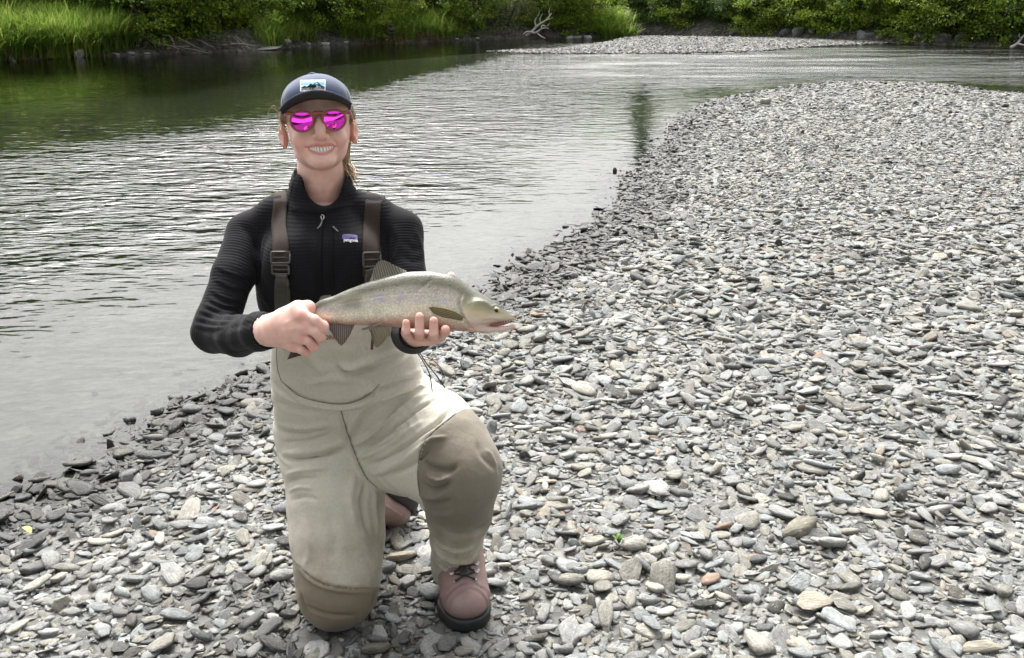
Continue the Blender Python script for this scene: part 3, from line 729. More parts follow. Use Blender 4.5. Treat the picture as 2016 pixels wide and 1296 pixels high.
# --- rocks on the banks
def rock(parent, name, c, size, tone, seed, wet=0, flat=.7, rz=None):
    me = stone_mesh(name, seed, 2, flat, 8, 24, False); me.materials.append(M_STONE); g = random.Random(seed)
    o = obj(name, me, None, parent, c); o.scale = tuple(size) if hasattr(size, '__len__') else (size,)*3
    o.rotation_euler = (g.uniform(-.25, .25), g.uniform(-.3, .3), g.uniform(0, 6.28) if rz is None else rz); o['tone'] = list(tone); o['wet'] = wet; return o
for k, (px, sz) in enumerate([(1342, .10), (1375, .2), (1410, .16), (1448, .30), (1476, .22), (1545, .28), (1570, .42), (1598, .25), (1640, .3), (1665, .2), (1692, .36), (1715, .28), (1738, .26), (1760, .3), (1785, .22), (1812, .3), (1850, .34), (1885, .28), (1910, .24), (1945, .36), (1975, .3), (2005, .3)]):
    b = bank_pt(FB, FBr, px, .28+.25*rs.random()); v_ = rs.uniform(.09, .2)
    rock(far_bank, 'slab', (b[0], b[1], b[2]+.02), (sz*1.0, sz*.8, sz*rs.uniform(.6, 1.0)), (v_*.98, v_, v_*.98), 300+k)
b = bank_pt(LB, LBr, 157, -.12); tag(rock(None, 'rock', (b[0], b[1], .03), (.16, .13, .17), (.5, .46, .45), 331, 0, .9), 'pale pinkish rock at the water edge beside the tall grass', 'rock')
b = bank_pt(LB, LBr, 520, .0); tag(rock(None, 'rock', (b[0], b[1], -.02), (.45, .25, .07), (.27, .26, .24), 332, 0, .5), 'flat pale slab at the foot of the scree on the left bank', 'rock')
for k, (px, off, sz) in enumerate([(235, .05, .12), (262, .08, .16), (285, .02, .1), (600, .1, .2), (560, .25, .22), (548, .1, .12), (640, .05, .14), (680, .1, .12), (900, .1, .14), (935, .06, .16), (1140, -.2, .2), (1160, -.3, .26), (1125, -.1, .15)]):
    b = bank_pt(LB, LBr, px, off); v_ = rs.uniform(.22, .4); rock(left_bank, 'stone', (b[0], b[1], b[2]+.03), (sz, sz*.8, sz*.7), (v_, v_, v_*.95), 340+k)

# ================================================================ SOLID MODELLING: distance fields -> surface nets
class Field:
    def __init__(s, lo, hi, res):
        s.lo = np.array(lo, float); s.res = res; s.n = np.ceil((np.array(hi)-s.lo)/res).astype(int)+1
        s.ax = [s.lo[i]+res*np.arange(s.n[i]) for i in range(3)]; s.D = np.full(s.n, .5, np.float32)
    def put(s, prim, k=.01, op='u'):
        fn, lo, hi = prim; pad = k+2.5*s.res
        sl = []
        for i in range(3):
            a = int(max(0, math.floor((lo[i]-pad-s.lo[i])/s.res))); b = int(min(s.n[i], math.ceil((hi[i]+pad-s.lo[i])/s.res)+1))
            if a >= b: return s
            sl.append(slice(a, b))
        sl = tuple(sl)
        X = s.ax[0][sl[0]][:, None, None]; Y = s.ax[1][sl[1]][None, :, None]; Z = s.ax[2][sl[2]][None, None, :]
        d = fn(X, Y, Z).astype(np.float32); c = s.D[sl]; k = max(k, 1e-5)
        if op == 'u':
            h = np.clip(.5+.5*(c-d)/k, 0, 1); s.D[sl] = c*(1-h)+d*h-k*h*(1-h)
        elif op == 's':
            d = -d; h = np.clip(.5+.5*(d-c)/k, 0, 1); s.D[sl] = c*(1-h)+d*h+k*h*(1-h)
        return s
    def clip(s, nrm, off, k=.01):            # keep the side dot(n,p) < off
        d = (nrm[0]*s.ax[0][:, None, None]+nrm[1]*s.ax[1][None, :, None]+nrm[2]*s.ax[2][None, None, :]-off).astype(np.float32)
        h = np.clip(.5+.5*(d-s.D)/k, 0, 1); s.D = s.D*(1-h)+d*h+k*h*(1-h); return s
    def chain(s, pts, rad, k=.012, op='u', flat=None, kk=None):
        for i in range(len(pts)-1): s.put(cone(pts[i], pts[i+1], rad[i], rad[i+1], flat), k if i == 0 or kk is None else kk, op)
        return s
    def mesh(s):
        D = s.D.copy(); D[0] = D[-1] = .5; D[:, 0] = D[:, -1] = .5; D[:, :, 0] = D[:, :, -1] = .5
        ins = D < 0; nx, ny, nz = D.shape
        c = [ins[dx:nx-1+dx, dy:ny-1+dy, dz:nz-1+dz] for dx in (0, 1) for dy in (0, 1) for dz in (0, 1)]
        anyi = c[0].copy(); alli = c[0].copy()
        for q in c[1:]: anyi |= q; alli &= q
        act = anyi & ~alli; idx = np.argwhere(act); vid = -np.ones(act.shape, np.int64); vid[act] = np.arange(len(idx))
        acc = np.zeros((len(idx), 3)); cnt = np.zeros(len(idx))
        I, J, K = idx.T
        for (a, b) in [((0,0,0),(1,0,0)),((0,1,0),(1,1,0)),((0,0,1),(1,0,1)),((0,1,1),(1,1,1)),((0,0,0),(0,1,0)),((1,0,0),(1,1,0)),
                       ((0,0,1),(0,1,1)),((1,0,1),(1,1,1)),((0,0,0),(0,0,1)),((1,0,0),(1,0,1)),((0,1,0),(0,1,1)),((1,1,0),(1,1,1))]:
            da = D[I+a[0], J+a[1], K+a[2]]; db = D[I+b[0], J+b[1], K+b[2]]; m = (da < 0) != (db < 0)
            t = da[m]/(da[m]-db[m]); A = np.array(a); B = np.array(b)
            acc[m] += A + t[:, None]*(B-A); cnt[m] += 1
        v = s.lo + (idx + acc/cnt[:, None])*s.res
        Q = []
        for ax in range(3):
            a0 = [slice(None)]*3; a1 = [slice(None)]*3; a0[ax] = slice(0, -1); a1[ax] = slice(1, None)
            A = ins[tuple(a0)]; B = ins[tuple(a1)]; e = np.argwhere(A != B); flip = A[tuple(e.T)]
            u, w = [(1, 2), (2, 0), (0, 1)][ax]
            ok = (e[:, u] > 0) & (e[:, w] > 0); e = e[ok]; flip = flip[ok]
            def vi(du, dw):
                q = e.copy(); q[:, u] -= du; q[:, w] -= dw; return vid[q[:, 0], q[:, 1], q[:, 2]]
            quad = np.stack([vi(1, 1), vi(0, 1), vi(0, 0), vi(1, 0)], 1)
            quad[~flip] = quad[~flip][:, ::-1]; Q.append(quad)
        q = np.concatenate(Q); q = q[(q >= 0).all(1)]
        return v, q
def A3(*x): return np.array(x, float)
def cone(a, b, ra, rb, flat=None):
    a = np.asarray(a, float); b = np.asarray(b, float); d = b-a; L = d@d+1e-12; R = max(ra, rb)
    def fn(X, Y, Z):
        x, y, z = X-a[0], Y-a[1], Z-a[2]; m = 1.0
        if flat is not None:
            n, sc = flat; n = np.asarray(n, float)/np.linalg.norm(n); dd = d - n*(d@n)*(1-1/sc)
            q = (x*n[0]+y*n[1]+z*n[2])*(1/sc-1); x, y, z = x+q*n[0], y+q*n[1], z+q*n[2]; m = min(1.0, sc)
        else: dd = d
        LL = dd@dd+1e-12; t = np.clip((x*dd[0]+y*dd[1]+z*dd[2])/LL, 0, 1)
        return (np.sqrt((x-t*dd[0])**2+(y-t*dd[1])**2+(z-t*dd[2])**2)-(ra+(rb-ra)*t))*m
    ex = R*(max(1, flat[1]) if flat is not None else 1)
    return fn, np.minimum(a, b)-ex, np.maximum(a, b)+ex
def ell(c, r, R=None):
    c = np.asarray(c, float); r = np.asarray(r, float); R = np.eye(3) if R is None else np.asarray(R, float)   # columns = axes
    def fn(X, Y, Z):
        x, y, z = X-c[0], Y-c[1], Z-c[2]
        p = [(x*R[0, i]+y*R[1, i]+z*R[2, i]) for i in range(3)]
        k0 = np.sqrt(sum((p[i]/r[i])**2 for i in range(3)))+1e-9; k1 = np.sqrt(sum((p[i]/r[i]**2)**2 for i in range(3)))+1e-9
        return k0*(k0-1)/k1
    e = np.abs(R)@r; return fn, c-e, c+e
def rbox(c, h, R=None, rnd=.003):
    c = np.asarray(c, float); h = np.asarray(h, float); R = np.eye(3) if R is None else np.asarray(R, float)
    def fn(X, Y, Z):
        x, y, z = X-c[0], Y-c[1], Z-c[2]
        q = [np.abs(x*R[0, i]+y*R[1, i]+z*R[2, i])-h[i]+rnd for i in range(3)]
        return np.sqrt(sum(np.maximum(a, 0)**2 for a in q))+np.minimum(np.maximum(np.maximum(q[0], q[1]), q[2]), 0)-rnd
    e = np.abs(R)@h; return fn, c-e, c+e
def stack(rows, pw=2.3):
    """torso-like body from horizontal sections (cx, cy, z, rx, ry), z rising"""
    rows = np.array(sorted(rows, key=lambda q: q[2])); z = rows[:, 2]
    zz = np.linspace(z[0], z[-1], 90); R = np.column_stack([np.interp(zz, z, rows[:, i]) for i in range(5)])
    ker = np.hanning(15); ker /= ker.sum()
    for i in (0, 1, 3, 4): R[:, i] = np.convolve(np.pad(R[:, i], 7, 'edge'), ker, 'valid')
    def fn(X, Y, Z):
        cx, cy, rx, ry = [np.interp(Z.ravel(), zz, R[:, i]).reshape(Z.shape) for i in (0, 1, 3, 4)]
        k = ((np.abs(X-cx)/rx)**pw+(np.abs(Y-cy)/ry)**pw)**(1/pw)
        d = (k-1)*np.minimum(rx, ry); return np.maximum(d, np.maximum(z[0]-Z, Z-z[-1]))
    return fn, A3((rows[:, 0]-rows[:, 3]).min(), (rows[:, 1]-rows[:, 4]).min(), z[0]), A3((rows[:, 0]+rows[:, 3]).max(), (rows[:, 1]+rows[:, 4]).max(), z[-1])
def row(py, xl, xr, Yc, ry):
    p = P((xl+xr)/2, py, Yc); return (p[0], p[1], p[2], (xr-xl)/2*mpp(p), ry)
def bvh_of(v, f): return BVHTree.FromPolygons(v.tolist(), f.tolist())
def cast(bvh, px, py):
    r = ray(px, py); h = bvh.ray_cast(Vector(EYE), Vector(r/np.linalg.norm(r)))
    return (None, None) if h[0] is None else (np.array(h[0]), np.array(h[1]))
def vnormals(v, f):
    n = np.zeros_like(v); a = np.cross(v[f[:, 2]]-v[f[:, 0]], v[f[:, 3]]-v[f[:, 1]])
    for i in range(4): np.add.at(n, f[:, i], a)
    return n/(np.linalg.norm(n, axis=1)[:, None]+1e-12)
def line_on(bvh, pts, n=40):
    out = []
    for x, y in spline(np.array(pts, float), n):
        c, _ = cast(bvh, x, y)
        if c is not None: out.append(c)
    return np.array(out)
def dist_line(v, ln):
    best = np.full(len(v), 1e3); tt = np.zeros(len(v)); m = len(ln)-1
    for i, (a, b) in enumerate(zip(ln[:-1], ln[1:])):
        d = b-a; L = d@d+1e-12; t = np.clip(((v-a)@d)/L, 0, 1); q = np.linalg.norm(v-a-t[:, None]*d, axis=1)
        k = q < best; best[k] = q[k]; tt[k] = (i+t[k])/m
    return best, tt
def fold_many(v, f, bvh, folds):
    """folds: (pixel polyline, width m, height m): ridges (+) and creases (-) pressed into the cloth"""
    n = vnormals(v, f); disp = np.zeros(len(v))
    for pts, w, h in folds:
        ln = line_on(bvh, pts, 26)
        if len(ln) < 3: continue
        lo = ln.min(0)-3*w; hi = ln.max(0)+3*w; m = np.where(((v > lo) & (v < hi)).all(1))[0]
        if len(m) == 0: continue
        d, t = dist_line(v[m], ln); fade = np.clip(np.minimum(t, 1-t)*5, 0, 1) if h*1 != 0 else 1
        disp[m] += h*np.exp(-(d/w)**2)*(fade*.9+.1)
    return v + n*disp[:, None]
def decal(name, v2, faces, bvh, off, mat, parent, base):
    """flat print laid on a surface: v2 are photograph pixels"""
    pts = []; ok = []
    for x, y in v2:
        c, n = cast(bvh, x, y); ok.append(c is not None); pts.append(c+n*off-base if c is not None else A3(0, 0, 0))
    fs = [tuple(q) for q in faces if all(ok[i] for i in q)]
    return obj(name, mesh_from(name, np.array(pts), fs, True), mat, parent)
def quad_grid(x0, x1, y0, y1, nx, ny):
    xs, ys = np.meshgrid(np.linspace(x0, x1, nx+1), np.linspace(y0, y1, ny+1)); v = np.column_stack([xs.ravel(), ys.ravel()])
    i = np.arange(len(v)).reshape(ny+1, nx+1); return v, np.stack([i[:-1, :-1], i[1:, :-1], i[1:, 1:], i[:-1, 1:]], -1).reshape(-1, 4)
def text_2d(txt, bold=0.0):
    cu = bpy.data.curves.new('t', 'FONT'); cu.body = txt; cu.size = 1; cu.offset = bold; cu.resolution_u = 3
    o = bpy.data.objects.new('t', cu); COL.objects.link(o); bpy.context.view_layer.update()
    me = o.evaluated_get(bpy.context.evaluated_depsgraph_get()).to_mesh()
    v = np.array([x.co[:2] for x in me.vertices]); f = [tuple(p.vertices) for p in me.polygons]
    bpy.data.objects.remove(o); bpy.data.curves.remove(cu); return v, f
def text_px(txt, x0, y0, x1, y1, bold=0.0, slant=0.0):
    """text fitted to the box from lower left (x0,y0) to upper right (x1,y1) in photograph pixels"""
    v, f = text_2d(txt, bold); lo, hi = v.min(0), v.max(0); u = (v-lo)/(hi-lo)
    return np.column_stack([x0+u[:, 0]*(x1-x0)+slant*u[:, 1], y0+u[:, 1]*(y1-y0)]), f
def strip(name, bvh, rows_px, thick, mat, parent, base, off=.001, nw=6, n=40, pre=None, post=None):
    """webbing laid on a surface; rows_px: (x, y, half width px); pre/post: extra world rows (left, right)"""
    r = spline(np.array(rows_px, float), n); rows = []; last = None
    for i, (x, y, hw) in enumerate(r):
        line = []
        for u in np.linspace(-1, 1, nw):
            c, nn = cast(bvh, x+u*hw, y)
            if c is None: c, nn, _, _ = bvh.find_nearest(Vector(P(x+u*hw, y, rows[-1][len(line)][0][1] if rows else 2.05))); c, nn = np.array(c), np.array(nn)
            line.append((c, nn))
        rows.append(line)
    C = np.array([[q[0] for q in l] for l in rows]); N = np.array([[q[1] for q in l] for l in rows])
    ker = np.ones(5)/5                                          # webbing bridges small folds
    for j in range(nw):
        for a in range(3):
            C[:, j, a] = np.convolve(np.pad(C[:, j, a], 2, 'edge'), ker, 'valid')
    N = N.mean((1), keepdims=True)*np.ones((1, nw, 1)); N /= np.linalg.norm(N, axis=2, keepdims=True)
    top = C+N*(off+thick); bot = C+N*off
    def ext(rows_w): return np.array([[a+(b-a)*u for u in np.linspace(0, 1, nw)] for a, b in rows_w])
    if pre is not None: e = ext(pre); top = np.concatenate([e+A3(0, 0, thick*.5), top]); bot = np.concatenate([e-A3(0, 0, thick*.5), bot])
    if post is not None: e = ext(post); top = np.concatenate([top, e]); bot = np.concatenate([bot, e+A3(0, thick, 0)])
    m = len(top); tv = top.reshape(-1, 3); bv_ = bot.reshape(-1, 3); k = m*nw; f = []
    for i in range(m-1):
        for j in range(nw-1):
            a = i*nw+j; f.append((a, a+nw, a+nw+1, a+1)); f.append((k+a, k+a+1, k+a+nw+1, k+a+nw))
        a = i*nw; f.append((a, k+a, k+a+nw, a+nw)); a = i*nw+nw-1; f.append((a, a+nw, k+a+nw, k+a))
    for j in range(nw-1): f.append((j, j+1, k+j+1, k+j)); a = (m-1)*nw+j; f.append((a, k+a, k+a+1, a+1))
    return obj(name, mesh_from(name, np.concatenate([tv, bv_])-base, f), mat, parent)
# ================================================================ THE ANGLER
PB = A3(-.36, 2.08, 0.0)                              # where she kneels
person = empty('person', PB)
tag(person, 'smiling person in black top, tan waders and blue cap kneeling on the shingle', 'person')
def pobj(name, v, f, mat, parent=person):
    return obj(name, mesh_from(name, np.asarray(v)-PB, f), mat, parent)

# ---- materials
t = NT('skin'); t.set(Roughness=.52); t.b.inputs['Specular IOR Level'].default_value = .4
v = t.coord(); red = t.attr('red').outputs['Fac']; lip = t.attr('lip').outputs['Fac']
c = t.ramp(t.noise(v, 42, 4), [(.28, (.64, .40, .33)), (.72, (.78, .53, .45))])
c = t.mix(t.math('MULTIPLY', red, .7), c, (.66, .27, .22)); c = t.mix(t.math('MULTIPLY', lip, .85), c, (.52, .20, .185)); t.color(c)
t.b.inputs['Subsurface Weight'].default_value = .06; t.b.inputs['Subsurface Radius'].default_value = (.012, .004, .002); t.b.inputs['Subsurface Scale'].default_value = .6
t.link(t.bump(t.noise(v, 420, 3), .12, .002), t.b.inputs['Normal']); M_SKIN = t.m
M_TOOTH = plain('teeth', (.86, .83, .77), .25, noise=.04); M_MOUTH = plain('mouth_inside', (.12, .03, .03), .5)
t = NT('grid_fleece'); t.set(Roughness=.82); t.b.inputs['Sheen Weight'].default_value = .06; t.b.inputs['Sheen Roughness'].default_value = .4; t.b.inputs['Specular IOR Level'].default_value = .12
u = t.attr('gu').outputs['Fac']; w = t.attr('gv').outputs['Fac']
su = t.math('SINE', t.math('MULTIPLY', u, 900.0)); sw = t.math('SINE', t.math('MULTIPLY', w, 700.0))
gh = t.math('ADD', t.math('MULTIPLY', su, .75), t.math('MULTIPLY', sw, .3))
c = t.ramp(t.noise(t.coord(), 9, 4), [(.3, (.006, .006, .0072)), (.7, (.010, .010, .012))])
c = t.mix(t.ramp(gh, [(.2, (0, 0, 0)), (.9, (.5, .5, .5))]), c, (.0125, .0125, .0148)); t.color(c)
t.link(t.bump(gh, .32, .0010), t.b.inputs['Normal']); M_JACKET = t.m
M_CUFF = plain('black_binding', (.007, .007, .008), .9, noise=.1, spec=.15)
t = NT('wader_cloth'); t.set(Roughness=.72); t.b.inputs['Sheen Weight'].default_value = .15; t.b.inputs['Specular IOR Level'].default_value = .3
v = t.coord(); dk = t.attr('patch').outputs['Fac']; dirt = t.attr('dirt').outputs['Fac']
c = t.ramp(t.noise(v, 6, 5), [(.3, (.48, .45, .375)), (.7, (.55, .52, .44))])
c = t.mix(1.0, c, t.ramp(t.noise(v, 160, 3), [(.3, (.93, .93, .93)), (.7, (1.06, 1.06, 1.06))]), 'MULTIPLY')
cd = t.ramp(t.noise(v, 8, 5), [(.3, (.150, .130, .098)), (.7, (.20, .176, .135))]); c = t.mix(dk, c, cd)
st = t.math('MULTIPLY', dirt, t.ramp(t.noise(v, 14, 6, .7), [(.32, (.15, .15, .15)), (.7, (1, 1, 1))])); c = t.mix(t.math('MULTIPLY', st, .75), c, (.205, .158, .095))
t.color(c); t.link(t.bump(t.math('ADD', t.noise(v, 24, 4), t.math('MULTIPLY', t.noise(v, 900, 2), .12)), .45, .010), t.b.inputs['Normal']); M_WADER = t.m
M_SEAM = plain('seam_thread', (.16, .145, .11), .8, noise=.2)
t = NT('boot_leather'); t.set(Roughness=.55); v = t.coord()
c = t.ramp(t.noise(v, 22, 5), [(.3, (.20, .128, .118)), (.7, (.27, .178, .162))])
c = t.mix(t.ramp(t.noise(v, 9, 5, .65), [(.5, (0, 0, 0)), (.75, (.5, .5, .5))]), c, (.30, .235, .20)); t.color(c)
t.link(t.bump(t.noise(v, 120, 4), .25, .003), t.b.inputs['Normal']); M_BOOT = t.m
M_SOLE = plain('black_rubber', (.014, .014, .015), .6, noise=.4, scale=40, bump=.4)
M_LACE = plain('black_lace', (.012, .012, .013), .7); M_STEEL = plain('hook_metal', (.55, .53, .5), .32, 1.0, noise=.1)
M_STRAP = plain('brown_webbing', (.030, .0195, .015), .9, noise=.15, scale=300, bump=.3)
M_PLAST = plain('dark_plastic', (.045, .040, .036), .38, noise=.1); M_WEB2 = plain('olive_webbing', (.045, .042, .028), .7, noise=.2, scale=300, bump=.3)
t = NT('cap_cloth'); t.set(Roughness=.85); v = t.coord()
c = t.ramp(t.noise(v, 30, 5, .65), [(.3, (.017, .033, .078)), (.7, (.034, .056, .118))]); t.color(c)
t.b.inputs['Sheen Weight'].default_value = .25; t.link(t.bump(t.noise(v, 500, 2), .3, .002), t.b.inputs['Normal']); M_CAP = t.m
M_BRIM = plain('brim_cloth', (.022, .028, .042), .85, noise=.25, scale=200, bump=.2); M_UNDER = plain('brim_underside', (.016, .018, .018), .85, noise=.2)
t = NT('coral_frame'); t.set(Roughness=.28); t.b.inputs['Base Color'].default_value = (.34, .085, .07, 1); t.b.inputs['Transmission Weight'].default_value = .25; M_FRAME = t.m
t = NT('mirror_lens'); t.set(Metallic=1.0, Roughness=.03); t.b.inputs['Base Color'].default_value = (.92, .07, .78, 1); M_LENS = t.m
t = NT('blond_hair'); t.set(Roughness=.45); v = t.coord(); t.color(t.ramp(t.noise(v, 90, 4), [(.3, (.22, .135, .06)), (.7, (.42, .29, .15))])); M_HAIR = t.m
M_WHITE = plain('white_thread', (.72, .72, .72), .7, noise=.05); M_BLACKT = plain('black_thread', (.012, .012, .014), .7)
M_SKYBLUE = plain('patch_blue', (.12, .36, .62), .7, noise=.1); M_PALEBL = plain('patch_pale_blue', (.38, .58, .74), .7, noise=.08)
M_VIOLET = plain('logo_violet', (.11, .085, .30), .7, noise=.1); M_LILAC = plain('logo_lilac', (.24, .21, .42), .7)
M_RUST = plain('rust_print', (.22, .085, .045), .7, noise=.1); M_SHIRT = plain('grey_undershirt', (.45, .46, .47), .85, noise=.1)
M_PULL = plain('pull_tab', (.16, .16, .16), .6); M_REDTAB = plain('red_brown_tab', (.09, .025, .02), .4)

# ---- pose (pixel, pixel, world depth)
HY = 2.10
YAW = math.radians(10)                                # her face is turned to the camera
def Hp(px, py, z): return P(px, py, HY-z*math.cos(YAW)+math.tan(YAW)*(px-627)*.00109)
sh_r, el_r, wr_r = P(490, 461, 2.12), P(421, 655, 1.95), P(530, 651, 1.755)
sh_l, el_l, wr_l = P(790, 456, 2.12), P(811, 657, 1.98), P(816, 652, 1.80)

# ---- head and neck -------------------------------------------------------------
a_ = math.radians(13); rl = math.radians(4)
cy_, sy_ = math.cos(YAW), math.sin(YAW); hf = A3(sy_*math.cos(a_), -cy_*math.cos(a_), math.sin(a_)); hu0 = A3(-sy_*math.sin(a_), cy_*math.sin(a_), math.cos(a_)); hr0 = A3(cy_, sy_, 0)
hu = hu0*math.cos(rl)-hr0*math.sin(rl); hr = hr0*math.cos(rl)+hu0*math.sin(rl)
HR = np.column_stack([hr, hf, hu])                       # head axes: right, forward, up
hc = Hp(627, 250, 0)
Fh = Field(hc+A3(-.105, -.16, -.24), hc+A3(.105, .13, .135), .0022)
Fh.put(ell(Hp(624, 216, -.012), (.0685, .086, .062), HR), .02)
Fh.put(ell(Hp(628, 252, .004), (.0645, .082, .088), HR), .014)
Fh.put(ell(Hp(630, 298, .034), (.0505, .052, .034), HR), .018)
Fh.put(ell(Hp(634.5, 318, .080), (.0265, .024, .0165), HR), .016)
for s, (x, y) in ((-1, (597, 277)), (1, (662, 274))): Fh.put(ell(Hp(x, y, .066), (.022, .017, .017), HR), .018)
for x, y in ((597, 238), (659, 235)): Fh.put(ell(Hp(x, y, .093), (.016, .012, .010), HR), .012, 's')    # eye sockets
Fh.chain([Hp(627, 228, .082), Hp(630, 252, .100), Hp(631.5, 265, .112)], [.0088, .0096, .0108], .008)
for x in (621.5, 641.5): Fh.put(ell(Hp(x, 270.5, .098), (.0084, .010, .0072), HR), .005)
for x in (625, 638.5): Fh.put(ell(Hp(x, 274.8, .106), (.0040, .009, .0030), HR), .002, 's')
# ears
for px, py, s in ((559, 271, -1), (696, 262, 1)):
    e0 = Hp(px, py, -.008); Re = np.column_stack([hr*math.cos(.5)*1.0+hf*math.sin(.5)*s*-1, hf*math.cos(.5)+hr*math.sin(.5)*s, hu])
    Fh.put(ell(e0, (.0065, .015, .024), Re), .006)
    Fh.put(ell(e0+hf*.006+hr*s*.007, (.006, .009, .015), Re), .004, 's')
    Fh.chain([e0+hu*.02-hf*.006, e0+hu*.024+hr*s*.004, e0+hu*.006+hr*s*.008-hf*.010, e0-hu*.018+hr*s*.001], [.0035, .0036, .0038, .0046], .004)
# neck
Fh.chain([P(628, 290, 2.145), P(632, 350, 2.150), P(632, 440, 2.16)], [.048, .0505, .057], .012)
hv, hf_ = Fh.mesh(); hb = bvh_of(hv, hf_)
def on_face(x, y, d=0):
    c, n = cast(hb, x, y); r = ray(x, y); r /= np.linalg.norm(r); return c + r*d
# mouth: opening, lips
op_ = [(607, 290.5, .0014), (613, 292.5, .0042), (620, 294.3, .0060), (627, 295.2, .0070), (634, 295.3, .0073), (641, 294.3, .0068), (648, 292.2, .0056), (653, 290, .0038), (656.5, 288.6, .0012)]
for x, y, h in op_: Fh.put(ell(on_face(x, y, .003), (.0062, .013, h), HR), .0018, 's')
Fh.chain([on_face(x, y, .0026) for x, y in ((606, 290), (615, 287.5), (626, 286.5), (633, 287.5), (640, 286), (650, 285), (657, 287))], [.0018, .0025, .0031, .0028, .0031, .0025, .0018], .003)
Fh.chain([on_face(x, y, .0030) for x, y in ((608, 294), (617, 299.8), (626, 303), (634, 303.6), (643, 302), (651, 297.5), (657, 290.5))], [.0018, .0030, .0038, .0042, .0038, .0030, .0018], .003)
# smile folds
hv, hf_ = Fh.mesh()
hv = fold_many(hv, hf_, hb, [([(616, 273), (607, 280), (601, 290), (601, 300)], .0032, -.0032), ([(647, 271), (656, 276), (663, 286), (663, 296)], .0032, -.0032),
    ([(608, 282), (601, 286)], .004, .001), ([(613, 311), (634, 313), (655, 308)], .005, -.0016), ([(584, 266), (578, 290), (584, 306)], .004, -.0008),
    ([(598, 380), (620, 384), (650, 381)], .003, -.0008), ([(596, 362), (632, 366), (668, 360)], .003, -.0008)])
hx, hy, _ = px_of(hv)
lipm = np.zeros(len(hv))
up_l = line_on(hb, [(606, 290), (615, 287.3), (626, 286), (633, 287), (640, 285.5), (650, 284.8), (657, 287)]); lo_l = line_on(hb, [(608, 294), (617, 300), (626, 303.4), (634, 304), (643, 302.4), (651, 297.8), (657, 290.5)])
front = hv[:, 1] < HY-.045
dl = np.minimum(dist_line(hv, up_l)[0], dist_line(hv, lo_l)[0]); lipm = np.where(front, 1-smooth(.0024, .0040, dl), 0)
op_l = line_on(hb, [(x, y) for x, y, _ in op_]); inside = front & (dist_line(hv, op_l)[0] < .016); cand = np.where(inside)[0]
for i_ in cand:
    h_ = hb.find_nearest(Vector(hv[i_])); inside[i_] = h_[3] > .0034 and (Vector(hv[i_])-h_[0]).dot(h_[1]) < 0
redm = .45*np.exp(-((hx-590)/22)**2-((hy-282)/18)**2)+.45*np.exp(-((hx-672)/22)**2-((hy-278)/18)**2)+.45*np.exp(-((hx-631)/11)**2-((hy-268)/9)**2)
redm += .25*((hx < 566) | (hx > 689))*(hy > 235)*(hy < 300) + .12
redm += .3*np.exp(-((hx-632)/40)**2-((hy-395)/25)**2)
redm[inside] = 1; lipm[inside] = 1

# ---- hands ---------------------------------------------------------------------
# right hand: closed round the wrist of the tail, back of the hand to the camera
c0 = P(590, 650, 1.70)
Fr = Field(c0+A3(-.15, -.06, -.09), c0+A3(.09, .15, .09), .0017)
Fr.chain([P(470, 660, 1.86), P(528, 651, 1.755), P(548, 650, 1.725)], [.031, .029, .029], .012, flat=None)
Fr.chain([P(545, 649, 1.728), P(578, 643, 1.702)], [.030, .031], .018)
Fr.put(ell(P(572, 648, 1.705), (.036, .021, .037)), .016)
KN = [((594, 621), (619, 631), (639, 644), 1.684, .0109), ((600, 644), (618, 652), (634, 664), 1.681, .0103), ((592, 664), (606, 671), (620, 682), 1.684, .0098), ((578, 681), (592, 688), (605, 693), 1.690, .0090)]
for (mx_, my_), (qx, qy), (px_, py_), Y, r in KN:
    mcp, mid, pip = P(mx_, my_, Y+.006), P(qx, qy, Y+.001), P(px_-3, py_, Y+.008)
    Fr.chain([P(562, 648+(my_-650)*.55, 1.708), mcp], [.013, r+.0015], .010)
    Fr.put(ell(mcp+A3(0, -.004, 0), (r*1.05, r*1.0, r*1.0)), .007)
    Fr.chain([mcp, mid, pip], [r+.0006, r*.95, r*.97], .0035, kk=.002)
    Fr.chain([pip, pip+A3(-.004, .022, -.004), pip+A3(-.022, .034, -.006), pip+A3(-.034, .030, -.004)], [r*.95, r*.88, r*.82, r*.7], .0035)
# thumb over the top of the tail, behind
Fr.chain([P(560, 628, 1.712), P(588, 609, 1.708), P(606, 606, 1.722), P(618, 612, 1.745)], [.018, .0135, .012, .010], .010)
Fr.chain([P(552, 640, 1.715), P(585, 613, 1.70)], [.022, .014], .014)
rv, rf_ = Fr.mesh()
rb_ = bvh_of(rv, rf_)
rv = fold_many(rv, rf_, rb_, [([(582, 632), (600, 645)], .006, -.0012), ([(575, 655), (594, 660)], .006, -.0010), ([(555, 640), (592, 622)], .004, .0008), ([(552, 652), (598, 645)], .004, .0007), ([(552, 662), (590, 664)], .004, .0006),
   ([(606, 628), (612, 637)], .003, -.0008)])
rx, ry, _ = px_of(rv); redr = np.full(len(rv), .22)
for (mx_, my_), (qx, qy), (px_, py_), Y, r in KN: redr += .5*np.exp(-((rx-px_)**2+(ry-py_)**2)/9.0**2)+.55*np.exp(-((rx-mx_)**2+(ry-my_)**2)/8.0**2)
redr += .3*np.exp(-((rx-590)**2+(ry-612)**2)/12**2)
